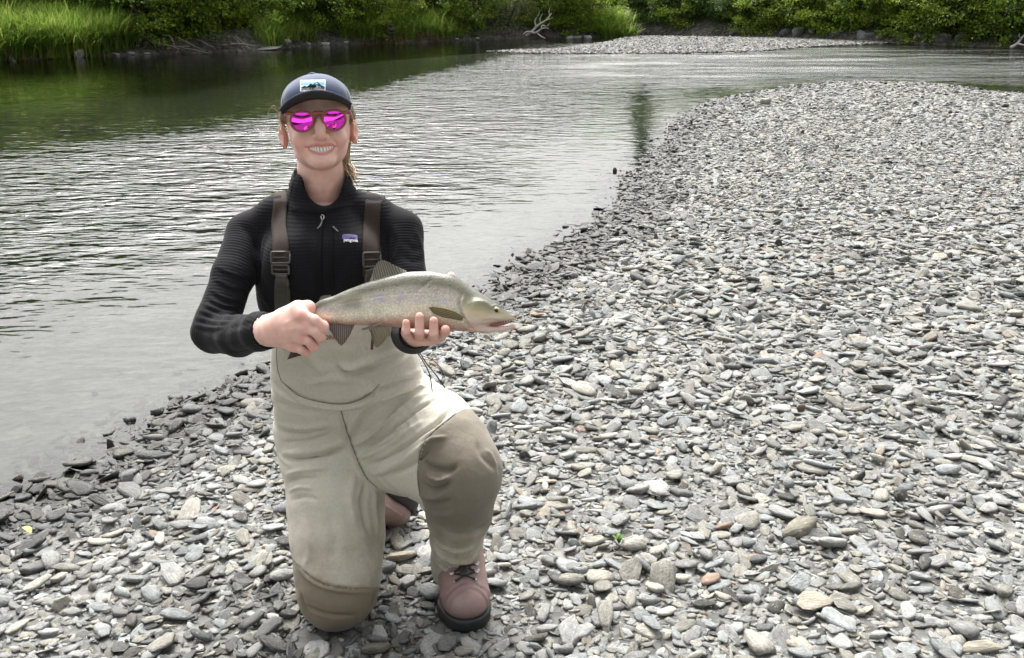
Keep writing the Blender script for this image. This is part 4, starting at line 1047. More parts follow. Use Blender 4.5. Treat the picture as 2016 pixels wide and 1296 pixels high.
# left hand: palm under the belly, finger tips curling up the near side
c0 = P(840, 645, 1.74)
Fl = Field(c0+A3(-.085, -.085, -.09), c0+A3(.085, .15, .13), .0017)
Fl.chain([P(812, 656, 1.93), P(816, 656, 1.82), P(826, 655, 1.785)], [.031, .028, .027], .012)
Fl.put(ell(P(838, 662, 1.755), (.040, .040, .014)), .014)
FT = [(799.5, 628, 653, .0081), (826, 616, 655, .0090), (854, 624, 657, .0090), (877, 644, 651, .0081)]
for x, ty, by, r in FT:
    tip = P(x, ty+8, 1.690); low = P(x, by-2, 1.688); root = P(x-(x-838)*.25, by+9, 1.735)
    Fl.chain([P(838+(x-838)*.6, 664, 1.765), root, P(x, by+3, 1.698), low, tip], [.011, r*1.1, r*1.05, r, r*.9], .005, kk=.003)
# thumb tip behind the back of the fish
Fl.chain([P(858, 655, 1.79), P(874, 600, 1.805), P(885, 556, 1.79), P(888, 545, 1.782)], [.015, .0125, .0105, .009], .01)
lv, lf_ = Fl.mesh()
lx, ly, _ = px_of(lv); redl = np.full(len(lv), .28)
for x, ty, by, r in FT: redl += .55*np.exp(-((lx-x)**2/100+(ly-ty-6)**2/90))
# hidden trunk and upper arms that carry head and hands
Fb = Field(A3(-.75, 1.75, .30), A3(.05, 2.4, 1.20), .009)
Fb.put(stack([row(430, 540, 730, 2.14, .07), row(520, 530, 750, 2.13, .09), row(640, 560, 755, 2.14, .09), row(820, 580, 780, 2.2, .09)]), .02)
for a, b, c in ((sh_r, el_r, P(475, 660, 1.86)), (sh_l, el_l, P(812, 656, 1.92))): Fb.chain([P(634, 430, 2.14), a, b, c], [.04, .038, .031, .029], .02)
Fb.chain([P(632, 400, 2.145), P(632, 470, 2.15)], [.045, .05], .02)
bv2, bf2 = Fb.mesh()
body_v, body_f = join_geo([(hv, hf_), (rv, rf_), (lv, lf_), (bv2, bf2)])
body = pobj('body', body_v, body_f, M_SKIN)
add_attr(body.data, 'red', np.clip(np.concatenate([redm, redr, redl, np.zeros(len(bv2))]), 0, 1)); add_attr(body.data, 'lip', np.concatenate([lipm, np.zeros(len(rv)+len(lv)+len(bv2))]))
# finger nails of the left hand
lbv = bvh_of(lv, lf_)
for x, ty, by, r in FT[:3]:
    th = np.linspace(0, 6.283, 13)[:-1]; pts = np.column_stack([x+3.6*np.cos(th), ty+6.5+4.6*np.sin(th)]); decal('nail', np.vstack([pts, [[x, ty+6.5]]]), [(i, (i+1) % 12, 12) for i in range(12)], lbv, .0006, plain('nail', (.62, .36, .30), .25, noise=.05), body, PB)
# teeth
tooth_c = []
xs = np.array([611.8, 616.2, 621, 626.4, 632.6, 639.0, 644.6, 649.6, 654]); wd = [1.9, 2.2, 2.5, 2.7, 3.1, 3.0, 2.6, 2.4, 2.0]
for x, w_ in zip(xs, wd):
    ymid = np.interp(x, [q[0] for q in op_], [q[1] for q in op_]); hh = np.interp(x, [q[0] for q in op_], [q[2] for q in op_])
    c = on_face(x, ymid-.8, .0052); Ft = Field(c-A3(.006, .008, .009), c+A3(.006, .008, .009), .0007)
    Ft.put(rbox(c, (w_*.00092, .003, hh*.86+.0006), HR, .0011), .0005); a, b = Ft.mesh(); tooth_c.append((a, b)); pobj('tooth', a, b, M_TOOTH, body)

# ---- jacket --------------------------------------------------------------------
Fj = Field(A3(-.76, 1.70, .48), A3(.02, 2.32, 1.22), .0046)
Fj.put(stack([row(396, 575, 700, 2.14, .075), row(425, 538, 736, 2.135, .090), row(455, 516, 764, 2.13, .106), row(500, 503, 776, 2.125, .118), row(555, 507, 778, 2.115, .124),
              row(598, 511, 778, 2.11, .122), row(622, 529, 776, 2.11, .115), row(680, 560, 780, 2.13, .10), row(720, 570, 770, 2.14, .09)]), .02)
for s, a, b in ((-1, P(602, 393, 2.14), sh_r), (1, P(676, 392, 2.14), sh_l)): Fj.chain([a, (a+b)/2+A3(0, 0, .006), b], [.032, .039, .044], .02)
for x, y in ((588, 520), (690, 516)): Fj.put(ell(P(x, y, 2.03), (.062, .045, .062)), .05)
Fj.chain([sh_r, P(458, 545, 2.03), P(430, 628, 1.965), el_r], [.047, .045, .0445, .043], .018, kk=.010)
Fj.chain([el_r, P(470, 662, 1.865), P(513, 653, 1.782), P(529, 651.5, 1.757)], [.043, .0415, .0355, .0345], .014)
Fj.chain([sh_l, P(800, 545, 2.05), el_l], [.046, .0445, .043], .018, kk=.010)
Fj.chain([el_l, P(814, 656, 1.86), P(817, 654, 1.805)], [.043, .038, .034], .014)
# collar: open shell round the neck
Fj.chain([P(634, 402, 2.135), P(634, 372, 2.135), P(636, 349, 2.14)], [.078, .069, .0605], .012)
Fj.chain([P(633, 425, 2.14), P(633, 372, 2.135), P(635, 330, 2.135)], [.056, .0575, .058], .004, 's')
Fj.put(ell(P(634, 349, 2.06), (.044, .070, .0655)), .012, 's')
Fj.clip((.0, -.10, .995), (P(634, 343, 2.07)@A3(0, -.10, .995)), .006)
# cuffs open
Fj.put(cone(P(531, 651.5, 1.753), P(560, 650, 1.70), .030, .032), .002, 's'); Fj.put(cone(P(817, 654, 1.80), P(820, 654, 1.76), .0295, .03), .002, 's')
jv, jf = Fj.mesh(); jb = bvh_of(jv, jf)
JF = []
gx = random.Random(3)
for (x0, y0, x1, y1, b) in [(404, 585, 478, 606, 6), (396, 597, 476, 617, 6), (390, 611, 470, 625, 5), (385, 625, 456, 634, 4), (412, 570, 480, 594, 6), (420, 548, 488, 572, 5), (425, 525, 494, 548, 4), (383, 640, 440, 645, 3)]:
    JF.append(([(x0, y0), ((x0+x1)/2, (y0+y1)/2+b), (x1, y1)], .0042, .0028)); JF.append(([(x0, y0+5), ((x0+x1)/2, (y0+y1)/2+b+5.5), (x1, y1+4)], .004, -.0024))
JF += [([(500, 470), (512, 510), (508, 550)], .008, -.005), ([(525, 455), (518, 490), (512, 520)], .007, .003), ([(470, 440), (500, 470), (508, 500)], .008, -.003),
       ([(765, 450), (758, 500), (762, 530)], .008, -.005), ([(775, 440), (785, 480), (772, 520)], .007, .003), ([(600, 470), (625, 560), (640, 600)], .014, -.005), ([(680, 500), (650, 560), (640, 590)], .012, -.004),
       ([(590, 560), (640, 585), (700, 560)], .012, .004), ([(600, 590), (650, 600), (690, 585)], .008, -.004), ([(585, 410), (625, 425), (690, 405)], .004, -.003), ([(568, 412), (600, 415), (633, 418)], .003, .003), ([(634, 418), (665, 408), (697, 402)], .003, .003),
       ([(545, 470), (560, 520), (570, 560)], .01, -.003), ([(515, 580), (530, 600), (545, 610)], .006, .003), ([(430, 690), (480, 690), (520, 678)], .006, -.002), ([(440, 650), (480, 640), (510, 636)], .006, -.002), ([(400, 660), (430, 672), (470, 675)], .006, .002),
       ([(815, 450), (828, 480), (834, 510)], .008, .002), ([(790, 470), (815, 490), (835, 488)], .007, -.002), ([(792, 500), (812, 515), (838, 510)], .006, -.0022), ([(583, 350), (575, 380), (572, 405)], .004, -.001)]
jv = fold_many(jv, jf, jb, JF)
jv = jv + vnormals(jv, jf)*(.0012*hash_noise(jv, 28, 4)+.0022*hash_noise(jv, 11, 5))[:, None]
jacket = pobj('jacket', jv, jf, M_JACKET); jb = bvh_of(jv, jf)
# thread directions of the grid knit: around and along sleeves and trunk
gu = jv[:, 2].copy(); gv = jv[:, 0].copy()
for line in ([sh_r, P(455, 545, 2.03), el_r], [el_r, wr_r], [sh_l, P(800, 545, 2.05), el_l], [el_l, wr_l]):
    ln = spline(np.array(line), 20); d, tt = dist_line(jv, ln); L = np.linalg.norm(np.diff(ln, axis=0), axis=1).sum(); m = d < .064
    wgt = m & ((jv[:, 0] < P(506, 520, 2.05)[0]) | (jv[:, 0] > P(770, 520, 2.05)[0])); gu[wgt] = (tt*L)[wgt]; gv[wgt] = (np.arctan2(jv[:, 1]-1.95, jv[:, 2]-.9)*.05)[wgt]
add_attr(jacket.data, 'gu', gu); add_attr(jacket.data, 'gv', gv)
ring = lambda c, ax, r: [c+r*(math.cos(q)*np.cross(ax, A3(0, 0, 1))/np.linalg.norm(np.cross(ax, A3(0, 0, 1)))+math.sin(q)*np.cross(ax, np.cross(ax, A3(0, 0, 1)))/np.linalg.norm(np.cross(ax, np.cross(ax, A3(0, 0, 1))))) for q in np.linspace(0, 6.283, 30)]
def ptube(name, pts, r, mat, parent, seg=8): v_, f_ = tube(np.asarray(pts)-PB, r, seg); return obj(name, mesh_from(name, v_, fix_quads(f_)), mat, parent)
ax = wr_r-P(513, 653, 1.782); ax /= np.linalg.norm(ax); ptube('cuff', ring(P(529, 651.3, 1.758), ax, .0335), .0026, M_CUFF, jacket)
# zip, pocket zip, pulls
strip('zip', jb, [(633, 421, 4.5), (630, 470, 4.5), (629, 530, 4.5), (628, 598, 4.5)], .0012, M_CUFF, jacket, PB, nw=4)
strip('pocket_zip', jb, [(653, 446, 2.6), (653, 500, 2.6), (655, 570, 2.6)], .0010, M_CUFF, jacket, PB, nw=3)
def along(bv, pts, n=14, off=.003):
    o_ = []
    for x, y in spline(np.array(pts, float), n):
        c, nn = cast(bv, x, y)
        if c is not None: o_.append(c+nn*off)
    return np.array(o_)
ptube('zip_pull', along(jb, [(633, 424), (637, 424), (638, 431), (634, 433), (632, 427)]), .0011, M_STEEL, jacket, 6)
ptube('zip_pull', along(jb, [(635, 433), (632, 444), (625, 452)]), .0018, M_PULL, jacket, 6); ptube('zip_pull', along(jb, [(656, 448), (661, 453), (666, 458)]), .0016, M_PULL, jacket, 6)
# neck of the undershirt
ptube('undershirt', [on_face(x, y, -.007) for x, y in spline([(598, 398), (608, 405.5), (620, 410.5), (634, 412.5), (648, 409), (658, 403)], 16)], .0032, M_SHIRT, person, 6)
# chest mark
lg = empty('chest_logo', (0, 0, 0), parent=jacket)
v2, f2 = quad_grid(674, 704, 463.5, 471, 14, 4); v2[:, 1] += np.sin((v2[:, 0]-674)/30*3.14)*-1.5+.06*(v2[:, 0]-674); decal('logo_sky', v2, f2, jb, .0008, M_VIOLET, lg, PB)
v2, f2 = quad_grid(676, 703, 463, 464.5, 12, 1); v2[:, 1] += np.sin((v2[:, 0]-674)/30*3.14)*-1.5+.06*(v2[:, 0]-674); decal('logo_band', v2, f2, jb, .0012, M_LILAC, lg, PB)
v2, f2 = text_px('patagonia', 677, 477.5, 704.5, 469.5, .03); v2[:, 1] += .06*(v2[:, 0]-674); decal('logo_text', v2, f2, jb, .0014, M_WHITE, lg, PB)
decal('logo_peak', np.array([(686, 472.5), (691, 467), (694, 469.5), (697, 467.5), (702, 473)]), [(0, 1, 2), (0, 2, 4), (2, 3, 4)], jb, .0011, M_BLACKT, lg, PB)

# ---- waders --------------------------------------------------------------------
Fw = Field(A3(-.72, 1.80, -.03), A3(.06, 2.62, .86), .0046)
Fw.put(stack([row(592, 550, 770, 2.10, .120), row(650, 541, 800, 2.115, .128), row(700, 540, 820, 2.13, .131), row(740, 540, 828, 2.15, .134), row(790, 544, 835, 2.18, .138), row(840, 550, 812, 2.2, .13), row(885, 556, 780, 2.2, .11)], 2.5), .02)
Fw.chain([P(645, 850, 2.185), P(651, 908, 2.15), P(661, 989, 2.10), P(665, 1060, 2.05), P(666, 1128, 2.00), P(665, 1160, 1.975)], [.113, .114, .115, .112, .101, .090], .035, kk=.02)
Fw.chain([P(664, 1162, 1.985), A3(-.425, 2.22, .085), A3(-.43, 2.40, .10)], [.088, .076, .060], .03)
Fw.chain([P(765, 812, 2.22), P(815, 832, 2.15), P(850, 852, 2.09), P(882, 888, 2.03), P(906, 928, 1.985)], [.112, .107, .104, .099, .091], .04, kk=.02)
Fw.chain([P(745, 860, 2.18), P(803, 893, 2.11), P(850, 920, 2.04)], [.10, .092, .085], .04)
Fw.chain([P(906, 930, 1.985), P(905, 1008, 2.02), P(899, 1060, 2.05), P(894, 1104, 2.075), P(892, 1124, 2.075)], [.091, .077, .062, .052, .052], .03, kk=.015)
Fw.chain([P(893, 1095, 2.075), P(893, 1116, 2.085)], [.054, .053], .008)
Fw.clip((0, 0, -1), .004, .012)
# the bib is open at the top
ztop = P(600, 600, 2.0)[2]
Fw.clip((.0, .0, 1), ztop, .004)
Fw.put(stack([(r_[0], r_[1], r_[2], r_[3]-.006, r_[4]-.006) for r_ in (row(560, 552, 772, 2.10, .120), row(650, 541, 800, 2.115, .128), row(665, 541, 805, 2.12, .128))], 2.5), .003, 's')
wv, wf = Fw.mesh(); wb = bvh_of(wv, wf)
WF = []
def fo(pts, w, h): WF.append((pts, w*.00078, h*.0025))
# bib
fo([(560, 640), (600, 690), (640, 740)], 14, 3); fo([(668, 712), (690, 722), (740, 706), (790, 690)], 9, 5); fo([(660, 722), (690, 735), (750, 722)], 9, -5); fo([(600, 760), (650, 745), (700, 752)], 12, 3)
fo([(690, 740), (750, 730), (810, 700)], 8, 3); fo([(554, 751), (595, 782), (666, 796), (714, 785), (747, 757)], 3.5, -4); fo([(556, 760), (597, 791), (667, 805), (717, 793), (752, 764)], 4.5, 3.2)
fo([(700, 780), (760, 752), (830, 728)], 6, 4); fo([(700, 792), (765, 762), (842, 740)], 6, -4); fo([(720, 800), (790, 770), (850, 760)], 7, 4); fo([(545, 790), (590, 810), (640, 812)], 7, -3)
fo([(546, 770), (580, 790), (620, 802)], 6, 3)
# fly and crotch
fo([(671, 808), (690, 870), (718, 936), (748, 965)], 3, -3.5); fo([(664, 808), (683, 872), (710, 940)], 5, 2)
fo([(560, 905), (620, 900), (690, 880)], 5, -5); fo([(556, 893), (620, 888), (680, 868)], 7, 4); fo([(558, 870), (610, 868), (660, 850)], 6, -3); fo([(550, 835), (600, 842), (650, 835)], 7, 3); fo([(552, 850), (600, 855), (650, 845)], 6, -3)
fo([(562, 935), (600, 925), (650, 920)], 7, 3); fo([(564, 950), (590, 942), (630, 940)], 5, -3); fo([(566, 968), (590, 960), (620, 962)], 5, 2.5); fo([(570, 985), (600, 978), (630, 985)], 6, -2.5)
fo([(690, 880), (740, 850), (800, 800), (850, 770)], 7, 5); fo([(700, 890), (750, 862), (812, 812), (860, 785)], 6, -5); fo([(700, 905), (760, 880), (830, 830)], 8, 5); fo([(715, 920), (770, 895), (850, 840), (890, 805)], 6, -5)
fo([(735, 935), (790, 910), (860, 860)], 8, 4); fo([(770, 935), (810, 915), (850, 885)], 6, -4); fo([(690, 875), (720, 820), (760, 780)], 8, -3); fo([(680, 860), (705, 815), (735, 785)], 7, 3)
fo([(720, 940), (715, 1000), (728, 1060)], 9, -3); fo([(735, 960), (738, 1010), (745, 1070)], 8, 3); fo([(700, 930), (690, 980), (700, 1040)], 12, 3)
# right knee seam, shin edge
fo([(583, 1108), (612, 1136), (643, 1151), (690, 1158), (738, 1157)], 3, -2.5); fo([(583, 1116), (612, 1144), (643, 1159), (690, 1166), (736, 1165)], 4, 2.2); fo([(600, 1195), (640, 1210), (700, 1212)], 6, -3); fo([(590, 1165), (600, 1200), (620, 1222)], 6, -3); fo([(738, 1165), (730, 1195), (712, 1222)], 6, -4)
fo([(640, 1000), (660, 1060), (650, 1110)], 16, -2); fo([(600, 1020), (610, 1080), (600, 1120)], 12, 2)
# left knee
fo([(899, 813), (862, 842), (832, 876), (822, 930), (827, 976)], 3, -3); fo([(830, 890), (845, 870), (880, 860)], 6, 4); fo([(833, 905), (850, 920), (885, 925), (900, 915)], 7, -5); fo([(835, 930), (862, 945), (890, 938)], 7, 5)
fo([(832, 950), (850, 965), (868, 962), (885, 950)], 6, -6); fo([(830, 972), (850, 978), (872, 975)], 6, 5); fo([(835, 985), (862, 992), (890, 985)], 7, -4); fo([(842, 1005), (870, 1012), (900, 1005)], 8, 3)
fo([(940, 870), (950, 900), (985, 930)], 9, -2); fo([(955, 885), (968, 900), (980, 935)], 8, 2); fo([(860, 1030), (890, 1050), (930, 1050), (955, 1030)], 9, -3)
fo([(850, 1052), (875, 1075), (910, 1082), (945, 1062)], 6, 5); fo([(852, 1066), (878, 1088), (915, 1092), (942, 1078)], 5, -5); fo([(855, 1080), (880, 1100), (915, 1104), (938, 1092)], 5, 5); fo([(858, 1096), (885, 1113), (915, 1112), (932, 1104)], 4, -4); fo([(860, 1108), (888, 1125), (915, 1122)], 4, 4)
wv = fold_many(wv, wf, wb, WF)
wn_ = vnormals(wv, wf); wv = wv + wn_*(.0022*hash_noise(wv, 13, 6)+.0012*hash_noise(wv, 30, 7))[:, None]
wn_ = vnormals(wv, wf); rl1 = hash_noise(wv*np.array((9, 9, 46)), 1.0, 21); rl2 = hash_noise((wv@np.array(((.8, 0, .6), (0, 1, 0), (-.6, 0, .8))))*np.array((8, 8, 52)), 1.0, 22)
msk = np.clip(.5+1.2*hash_noise(wv, 7, 23), 0, 1)*smooth(.16, .3, wv[:, 2])
left_leg = px_of(wv)[0] > 705; wv = wv + wn_*(.0034*msk*np.where(left_leg, 1-np.abs(rl2)*2, 1-np.abs(rl1)*2)*.8)[:, None]     # fine pulled wrinkles
wv[:, 2] = np.maximum(wv[:, 2], -.008)
waders = pobj('waders', wv, wf, M_WADER)
wb = bvh_of(wv, wf)
wx, wy, _ = px_of(wv)
# reinforced panels: both knees
rk_y = np.interp(wx, [575, 583, 612, 643, 690, 738, 760], [1098, 1108, 1136, 1151, 1158, 1157, 1150]); zk = P(660, 1150, 1.93)[2]
patch_r = (wx < 770) & (wy > rk_y) & (wv[:, 2] < .22) & (wv[:, 1] < 2.25)
lk_x = np.interp(wy, [790, 813, 842, 876, 930, 976, 1000], [935, 899, 862, 832, 822, 826, 836])
lk = (wx > lk_x) & (wy > 805) & (wy < 1085+.25*np.abs(wx-905)) & (wx > 800) & (wv[:, 1] < 2.14)
lk &= ~((wy > 1058) & (np.abs(wx-900) > 200))
pm = np.maximum(patch_r.astype(float), lk*(1-smooth(1035, 1092, wy+9*hash_noise(wv, 40, 3)+.12*np.abs(wx-900))))
edge_soft = pm
add_attr(waders.data, 'patch', edge_soft)
dirt = (1-smooth(.10, .40, wv[:, 2]))*.8 + .25*smooth(1020, 1120, wy)*(wx < 770) + .35*np.exp(-((wx-735)/22)**2-((wy-1075)/50)**2)
dirt += .8*((wy > 1050) & (wx > 830)); add_attr(waders.data, 'dirt', np.clip(dirt, 0, 1))
# seams and waist edge
def seam(pts, r=.0009, off=.0004, mat=M_SEAM, name='seam'):
    ln = along(wb, pts, 40, off)
    if len(ln) > 4: ptube(name, ln, r, mat, waders, 5)
seam([(554, 751), (595, 782), (666, 796), (714, 785), (747, 757)]); seam([(671, 808), (690, 870), (718, 936), (745, 962)]); seam([(583, 1108), (612, 1136), (643, 1151), (690, 1158), (738, 1157)]); seam([(899, 813), (862, 842), (832, 876), (822, 930), (827, 976)])
seam([(548, 610), (545, 660), (546, 720), (554, 751)], .0007)
# bib top binding
ptube('bib_edge', [np.array(wb.find_nearest(Vector(P(x, y, 1.99)))[0])+A3(0, -.001, 0) for x, y in spline([(549, 600), (575, 598), (605, 601), (640, 606), (690, 606)], 20)], .0022, M_WADER, waders, 6)
v2, f2 = text_px('DING', 640.5, 668.5, 664, 660, .02); decal('print', v2, f2, wb, .0008, M_RUST, waders, PB)
# hanging zip cord with red brown tab, hip cords
ptube('cord', [P(726, 646, 1.95), P(731, 655, 1.945), P(733, 668, 1.943)], .0011, M_LACE, waders, 6); ptube('cord_tab', [P(732.5, 666, 1.943), P(733, 676, 1.942), P(732, 688, 1.943)], [.0017, .0034, .003], M_REDTAB, waders, 8)
for pts in ([(822, 694, 2.0), (835, 715, 1.985), (846, 738, 1.965), (851, 771, 1.96)], [(826, 694, 2.0), (840, 716, 1.985), (858, 738, 1.965), (876, 764, 1.96)], [(830, 700, 2.0), (856, 712, 1.99), (872, 735, 1.98), (866, 757, 1.97)]):
    ptube('cord', spline([P(*q) for q in pts], 16), .0014 if pts[2][0] != 872 else .0008, M_LACE, waders, 6)

# ---- braces --------------------------------------------------------------------
jw_v, jw_f = join_geo([(jv, jf), (wv, wf)]); jwb = bvh_of(jw_v, jw_f)
def brace(rows, top_l, top_r):
    a, b = top_l, top_r
    pre = []
    for dy, dz in ((.13, -.03), (.10, .0), (.07, .02), (.04, .022), (.018, .012)):
        pr = []
        for q in (a, b):
            h = jb.ray_cast(Vector((q[0], q[1]+dy, q[2]+.12)), Vector((0, 0, -1)))
            pr.append(np.array(h[0])+A3(0, 0, .003) if h[0] is not None else q+A3(0, dy, dz-.03))
        pre.append(tuple(pr))
    return strip('strap', jb, rows, .0022, M_STRAP, person, PB, off=.0015, pre=pre)
def top_pt(x, y):
    c, n, _, _ = jb.find_nearest(Vector(P(x, y, 2.12))); return np.array(c)+np.array(n)*.003
sL = brace([(554, 397, 14), (552, 412, 13.5), (550, 442, 14), (553, 470, 15), (554.5, 500, 16), (555, 538, 14.5)], top_pt(540, 395), top_pt(568, 393))
sR = brace([(735, 400, 15.5), (733, 420, 15.8), (731, 450, 16), (729, 480, 16.2), (728.5, 515, 16), (728, 545, 14)], top_pt(720, 394), top_pt(751, 398))
strip('webbing', jwb, [(556, 560, 14.5), (557, 585, 15.5), (557, 612, 15.5)], .002, M_WEB2, sL, PB, off=.0015)
strip('webbing', jwb, [(728, 540, 12), (729, 570, 13), (730, 600, 13)], .002, M_WEB2, sR, PB, off=.0015)
def buckle(x0, x1, y0, y1, parent, bar=True, r=.0026, solid=False, off=.005):
    c, n = cast(jb, (x0+x1)/2, (y0+y1)/2); X = A3(1, 0, 0); n = n/np.linalg.norm(n); U = np.cross(n, X); U /= np.linalg.norm(U)
    if U[2] < 0: U = -U
    X = np.cross(U, n); X = X if X[0] > 0 else -X
    s = mpp(c); hx, hy = (x1-x0)/2*s, (y1-y0)/2*s/abs(U[2]*cp+U[1]*sp); o_ = c+n*off
    if solid:
        Fk = Field(o_-.05, o_+.05, .0014); R3 = np.column_stack([X, n, U])
        Fk.put(rbox(o_, (hx*.82, .0045, hy), R3, .003), .002); Fk.put(rbox(o_-U*hy*.15, (hx, .0042, hy*.5), R3, .003), .002)
        for s_ in (-1, 1): Fk.put(ell(o_+X*hx*1.0*s_+U*hy*.55, (.0035, .01, .006), R3), .001, 's')
        a, b = Fk.mesh(); return pobj('buckle', a, b, M_PLAST, parent)
    q = .28*hy; pts = []
    for (sx, sy) in ((1, 1), (-1, 1), (-1, -1), (1, -1)):
        for th in np.linspace(0, math.pi/2, 4):
            a0 = {(1, 1): 0, (-1, 1): math.pi/2, (-1, -1): math.pi, (1, -1): 1.5*math.pi}[(sx, sy)]+th
            pts.append(o_+X*(sx*(hx-q)+q*math.cos(a0))+U*(sy*(hy-q)+q*math.sin(a0)))
    pts.append(pts[0]); k = ptube('buckle', pts, r, M_PLAST, parent, 8)
    if bar: ptube('bar', [o_-X*hx, o_+X*hx], r*.8, M_PLAST, k, 8)
    return k
buckle(535, 573, 497, 519, sL); buckle(537, 571, 522, 539, sL); buckle(542, 572, 539, 567, sL, solid=True)
buckle(710, 749, 498, 525, sR); buckle(714, 742, 527, 555, sR, solid=True)

# ---- boots ---------------------------------------------------------------------
def boot(name, toe, fwd, upv, label=None, laces=True):
    f = np.asarray(fwd, float); f /= np.linalg.norm(f); u = np.asarray(upv, float); u -= f*(u@f); u /= np.linalg.norm(u); s = np.cross(f, u); R = np.column_stack([f, s, u])
    o0 = np.asarray(toe, float)-f*.285
    def L(a, b, c): return o0+R@A3(a, b, c)
    e = empty(name, o0-PB, parent=person)
    def bo(nm, v_, fc, m): return obj(nm, mesh_from(nm, v_-o0, fc), m, e)
    Fs = Field(o0-.34, o0+.34, .0042) if False else None
    cor = np.array([L(a, b, c) for a in (-.03, .30) for b in (-.08, .08) for c in (-.02, .22)]); lo, hi = cor.min(0)-.01, cor.max(0)+.01
    Fs = Field(lo, hi, .0036)
    Fs.chain([L(.045, 0, .02), L(.12, .002, .02), L(.20, .003, .02), L(.228, 0, .024)], [.047, .048, .062, .058], .015)
    Fs.clip(u, L(0, 0, .036)@u, .004); Fs.clip(-u, -(L(0, 0, .0)@u), .004)
    Fs.put(cone(L(.11, -.1, -.006), L(.11, .1, -.006), .018, .018), .004, 's')
    sv, sf = Fs.mesh(); sole = bo('sole', sv, sf, M_SOLE)
    Fu = Field(lo, hi, .0034)
    Fu.put(ell(L(.216, 0, .055), (.064, .0585, .045), R), .015); Fu.put(ell(L(.15, 0, .06), (.07, .0545, .05), R), .02); Fu.put(ell(L(.052, 0, .06), (.052, .043, .062), R), .02)
    Fu.chain([L(.165, 0, .075), L(.11, 0, .105), L(.075, 0, .14)], [.046, .047, .049], .03); Fu.chain([L(.065, 0, .11), L(.06, 0, .185)], [.05, .052], .03)
    Fu.clip(u, L(0, 0, .195)@u, .004); Fu.clip(-u, -(L(0, 0, .030)@u), .003)
    uv, uf = Fu.mesh(); nn = vnormals(uv, uf)
    loc = (uv-o0)@R
    # toe cap line, side flaps, creases where the foot bends
    for (ca, w_, h_) in ((.240, .004, -.0022), (.232, .005, .0020), (.222, .004, -.0018)):
        d = np.abs(loc[:, 0]-(ca+.25*np.abs(loc[:, 1])**1.5*6-.02*(loc[:, 2]-.08))); uv = uv+nn*(h_*np.exp(-(d/w_)**2)*smooth(.03, .06, loc[:, 2]))[:, None]
    flap = (np.abs(loc[:, 1]) > .016+.3*np.maximum(loc[:, 0]-.19, 0)) & (loc[:, 0] < .228-2.0*np.maximum(.03-np.abs(loc[:, 1]), 0)*0) & (loc[:, 0] > .05) & (loc[:, 2] > .06)
    uv = uv + nn*(.003*flap.astype(float))[:, None]
    up = bo('upper', uv, uf, M_BOOT); ub = bvh_of(uv, uf)
    def top(a, b, off=.003):
        q = L(a, b, .25); h = ub.ray_cast(Vector(q), Vector(-u+f*-.0)); 
        return (np.array(h[0])+np.array(h[1])*off) if h[0] is not None else L(a, b, .12)
    def surf(a, b, off=.002):
        d = (-u*.8-f*.6); q = L(a, b, .1)-d*.2; h = ub.ray_cast(Vector(q), Vector(d/np.linalg.norm(d)))
        return (np.array(h[0])+np.array(h[1])*off) if h[0] is not None else top(a, b, off)
    if laces:
        eye = [(.214, .025), (.188, .029), (.162, .031)]
        for (a0, b0), (a1, b1) in zip(eye[:-1], eye[1:]):
            for s_ in (-1, 1):
                ln = [surf(a0, b0*s_, .003), surf((a0+a1)/2, 0, .006), surf(a1, -b1*s_, .003)]
                v_, f_ = tube(np.array(spline(ln, 8))-o0, .0021, 6); obj('lace', mesh_from('lace', v_, fix_quads(f_)), M_LACE, e)
        for a0, b0 in eye[1:]:
            for s_ in (-1, 1):
                q = surf(a0, b0*s_, .003); h = empty('hook', q-o0, parent=e)
                Fk = Field(q-.012, q+.012, .0009); R2 = R
                Fk.put(ell(q+s*(-.004*0), (.0062, .0062, .0026), R2), .001); Fk.put(rbox(q+u*.003, (.003, .0065, .0014), R2, .001), .0008); a_v, a_f = Fk.mesh()
                obj('hook_plate', mesh_from('hook_plate', a_v-q, a_f), M_STEEL, h)
        for s_ in (-1, 1):
            q = surf(.214, .025*s_, .001); v_, f_ = tube(np.array([q, q+u*.002+f*.001])-o0, .0034, 8); obj('eyelet', mesh_from('eyelet', v_, fix_quads(f_)), M_STEEL, e)
        c = surf(.184, 0, .005); Fk = Field(c-.03, c+.03, .0012); d = (surf(.167, 0)-surf(.200, 0)); d /= np.linalg.norm(d); n_ = np.cross(d, s); n_ /= np.linalg.norm(n_)
        Fk.put(rbox(c, (.013, .0095, .003), np.column_stack([d, s, n_]), .002), .001); a_v, a_f = Fk.mesh(); bo('tongue_tab', a_v, a_f, M_PLAST)
    return e
gt = G(924, 1252, 0.0); boot('boot', (gt[0], gt[1], .004), (.16, -.98, 0), (0, 0, 1))
gt2 = P(822, 1030, 2.45); boot('boot', (gt2[0], gt2[1], max(gt2[2], .05)), (.60, .25, -.62), (-.62, -.60, -.30), laces=False)

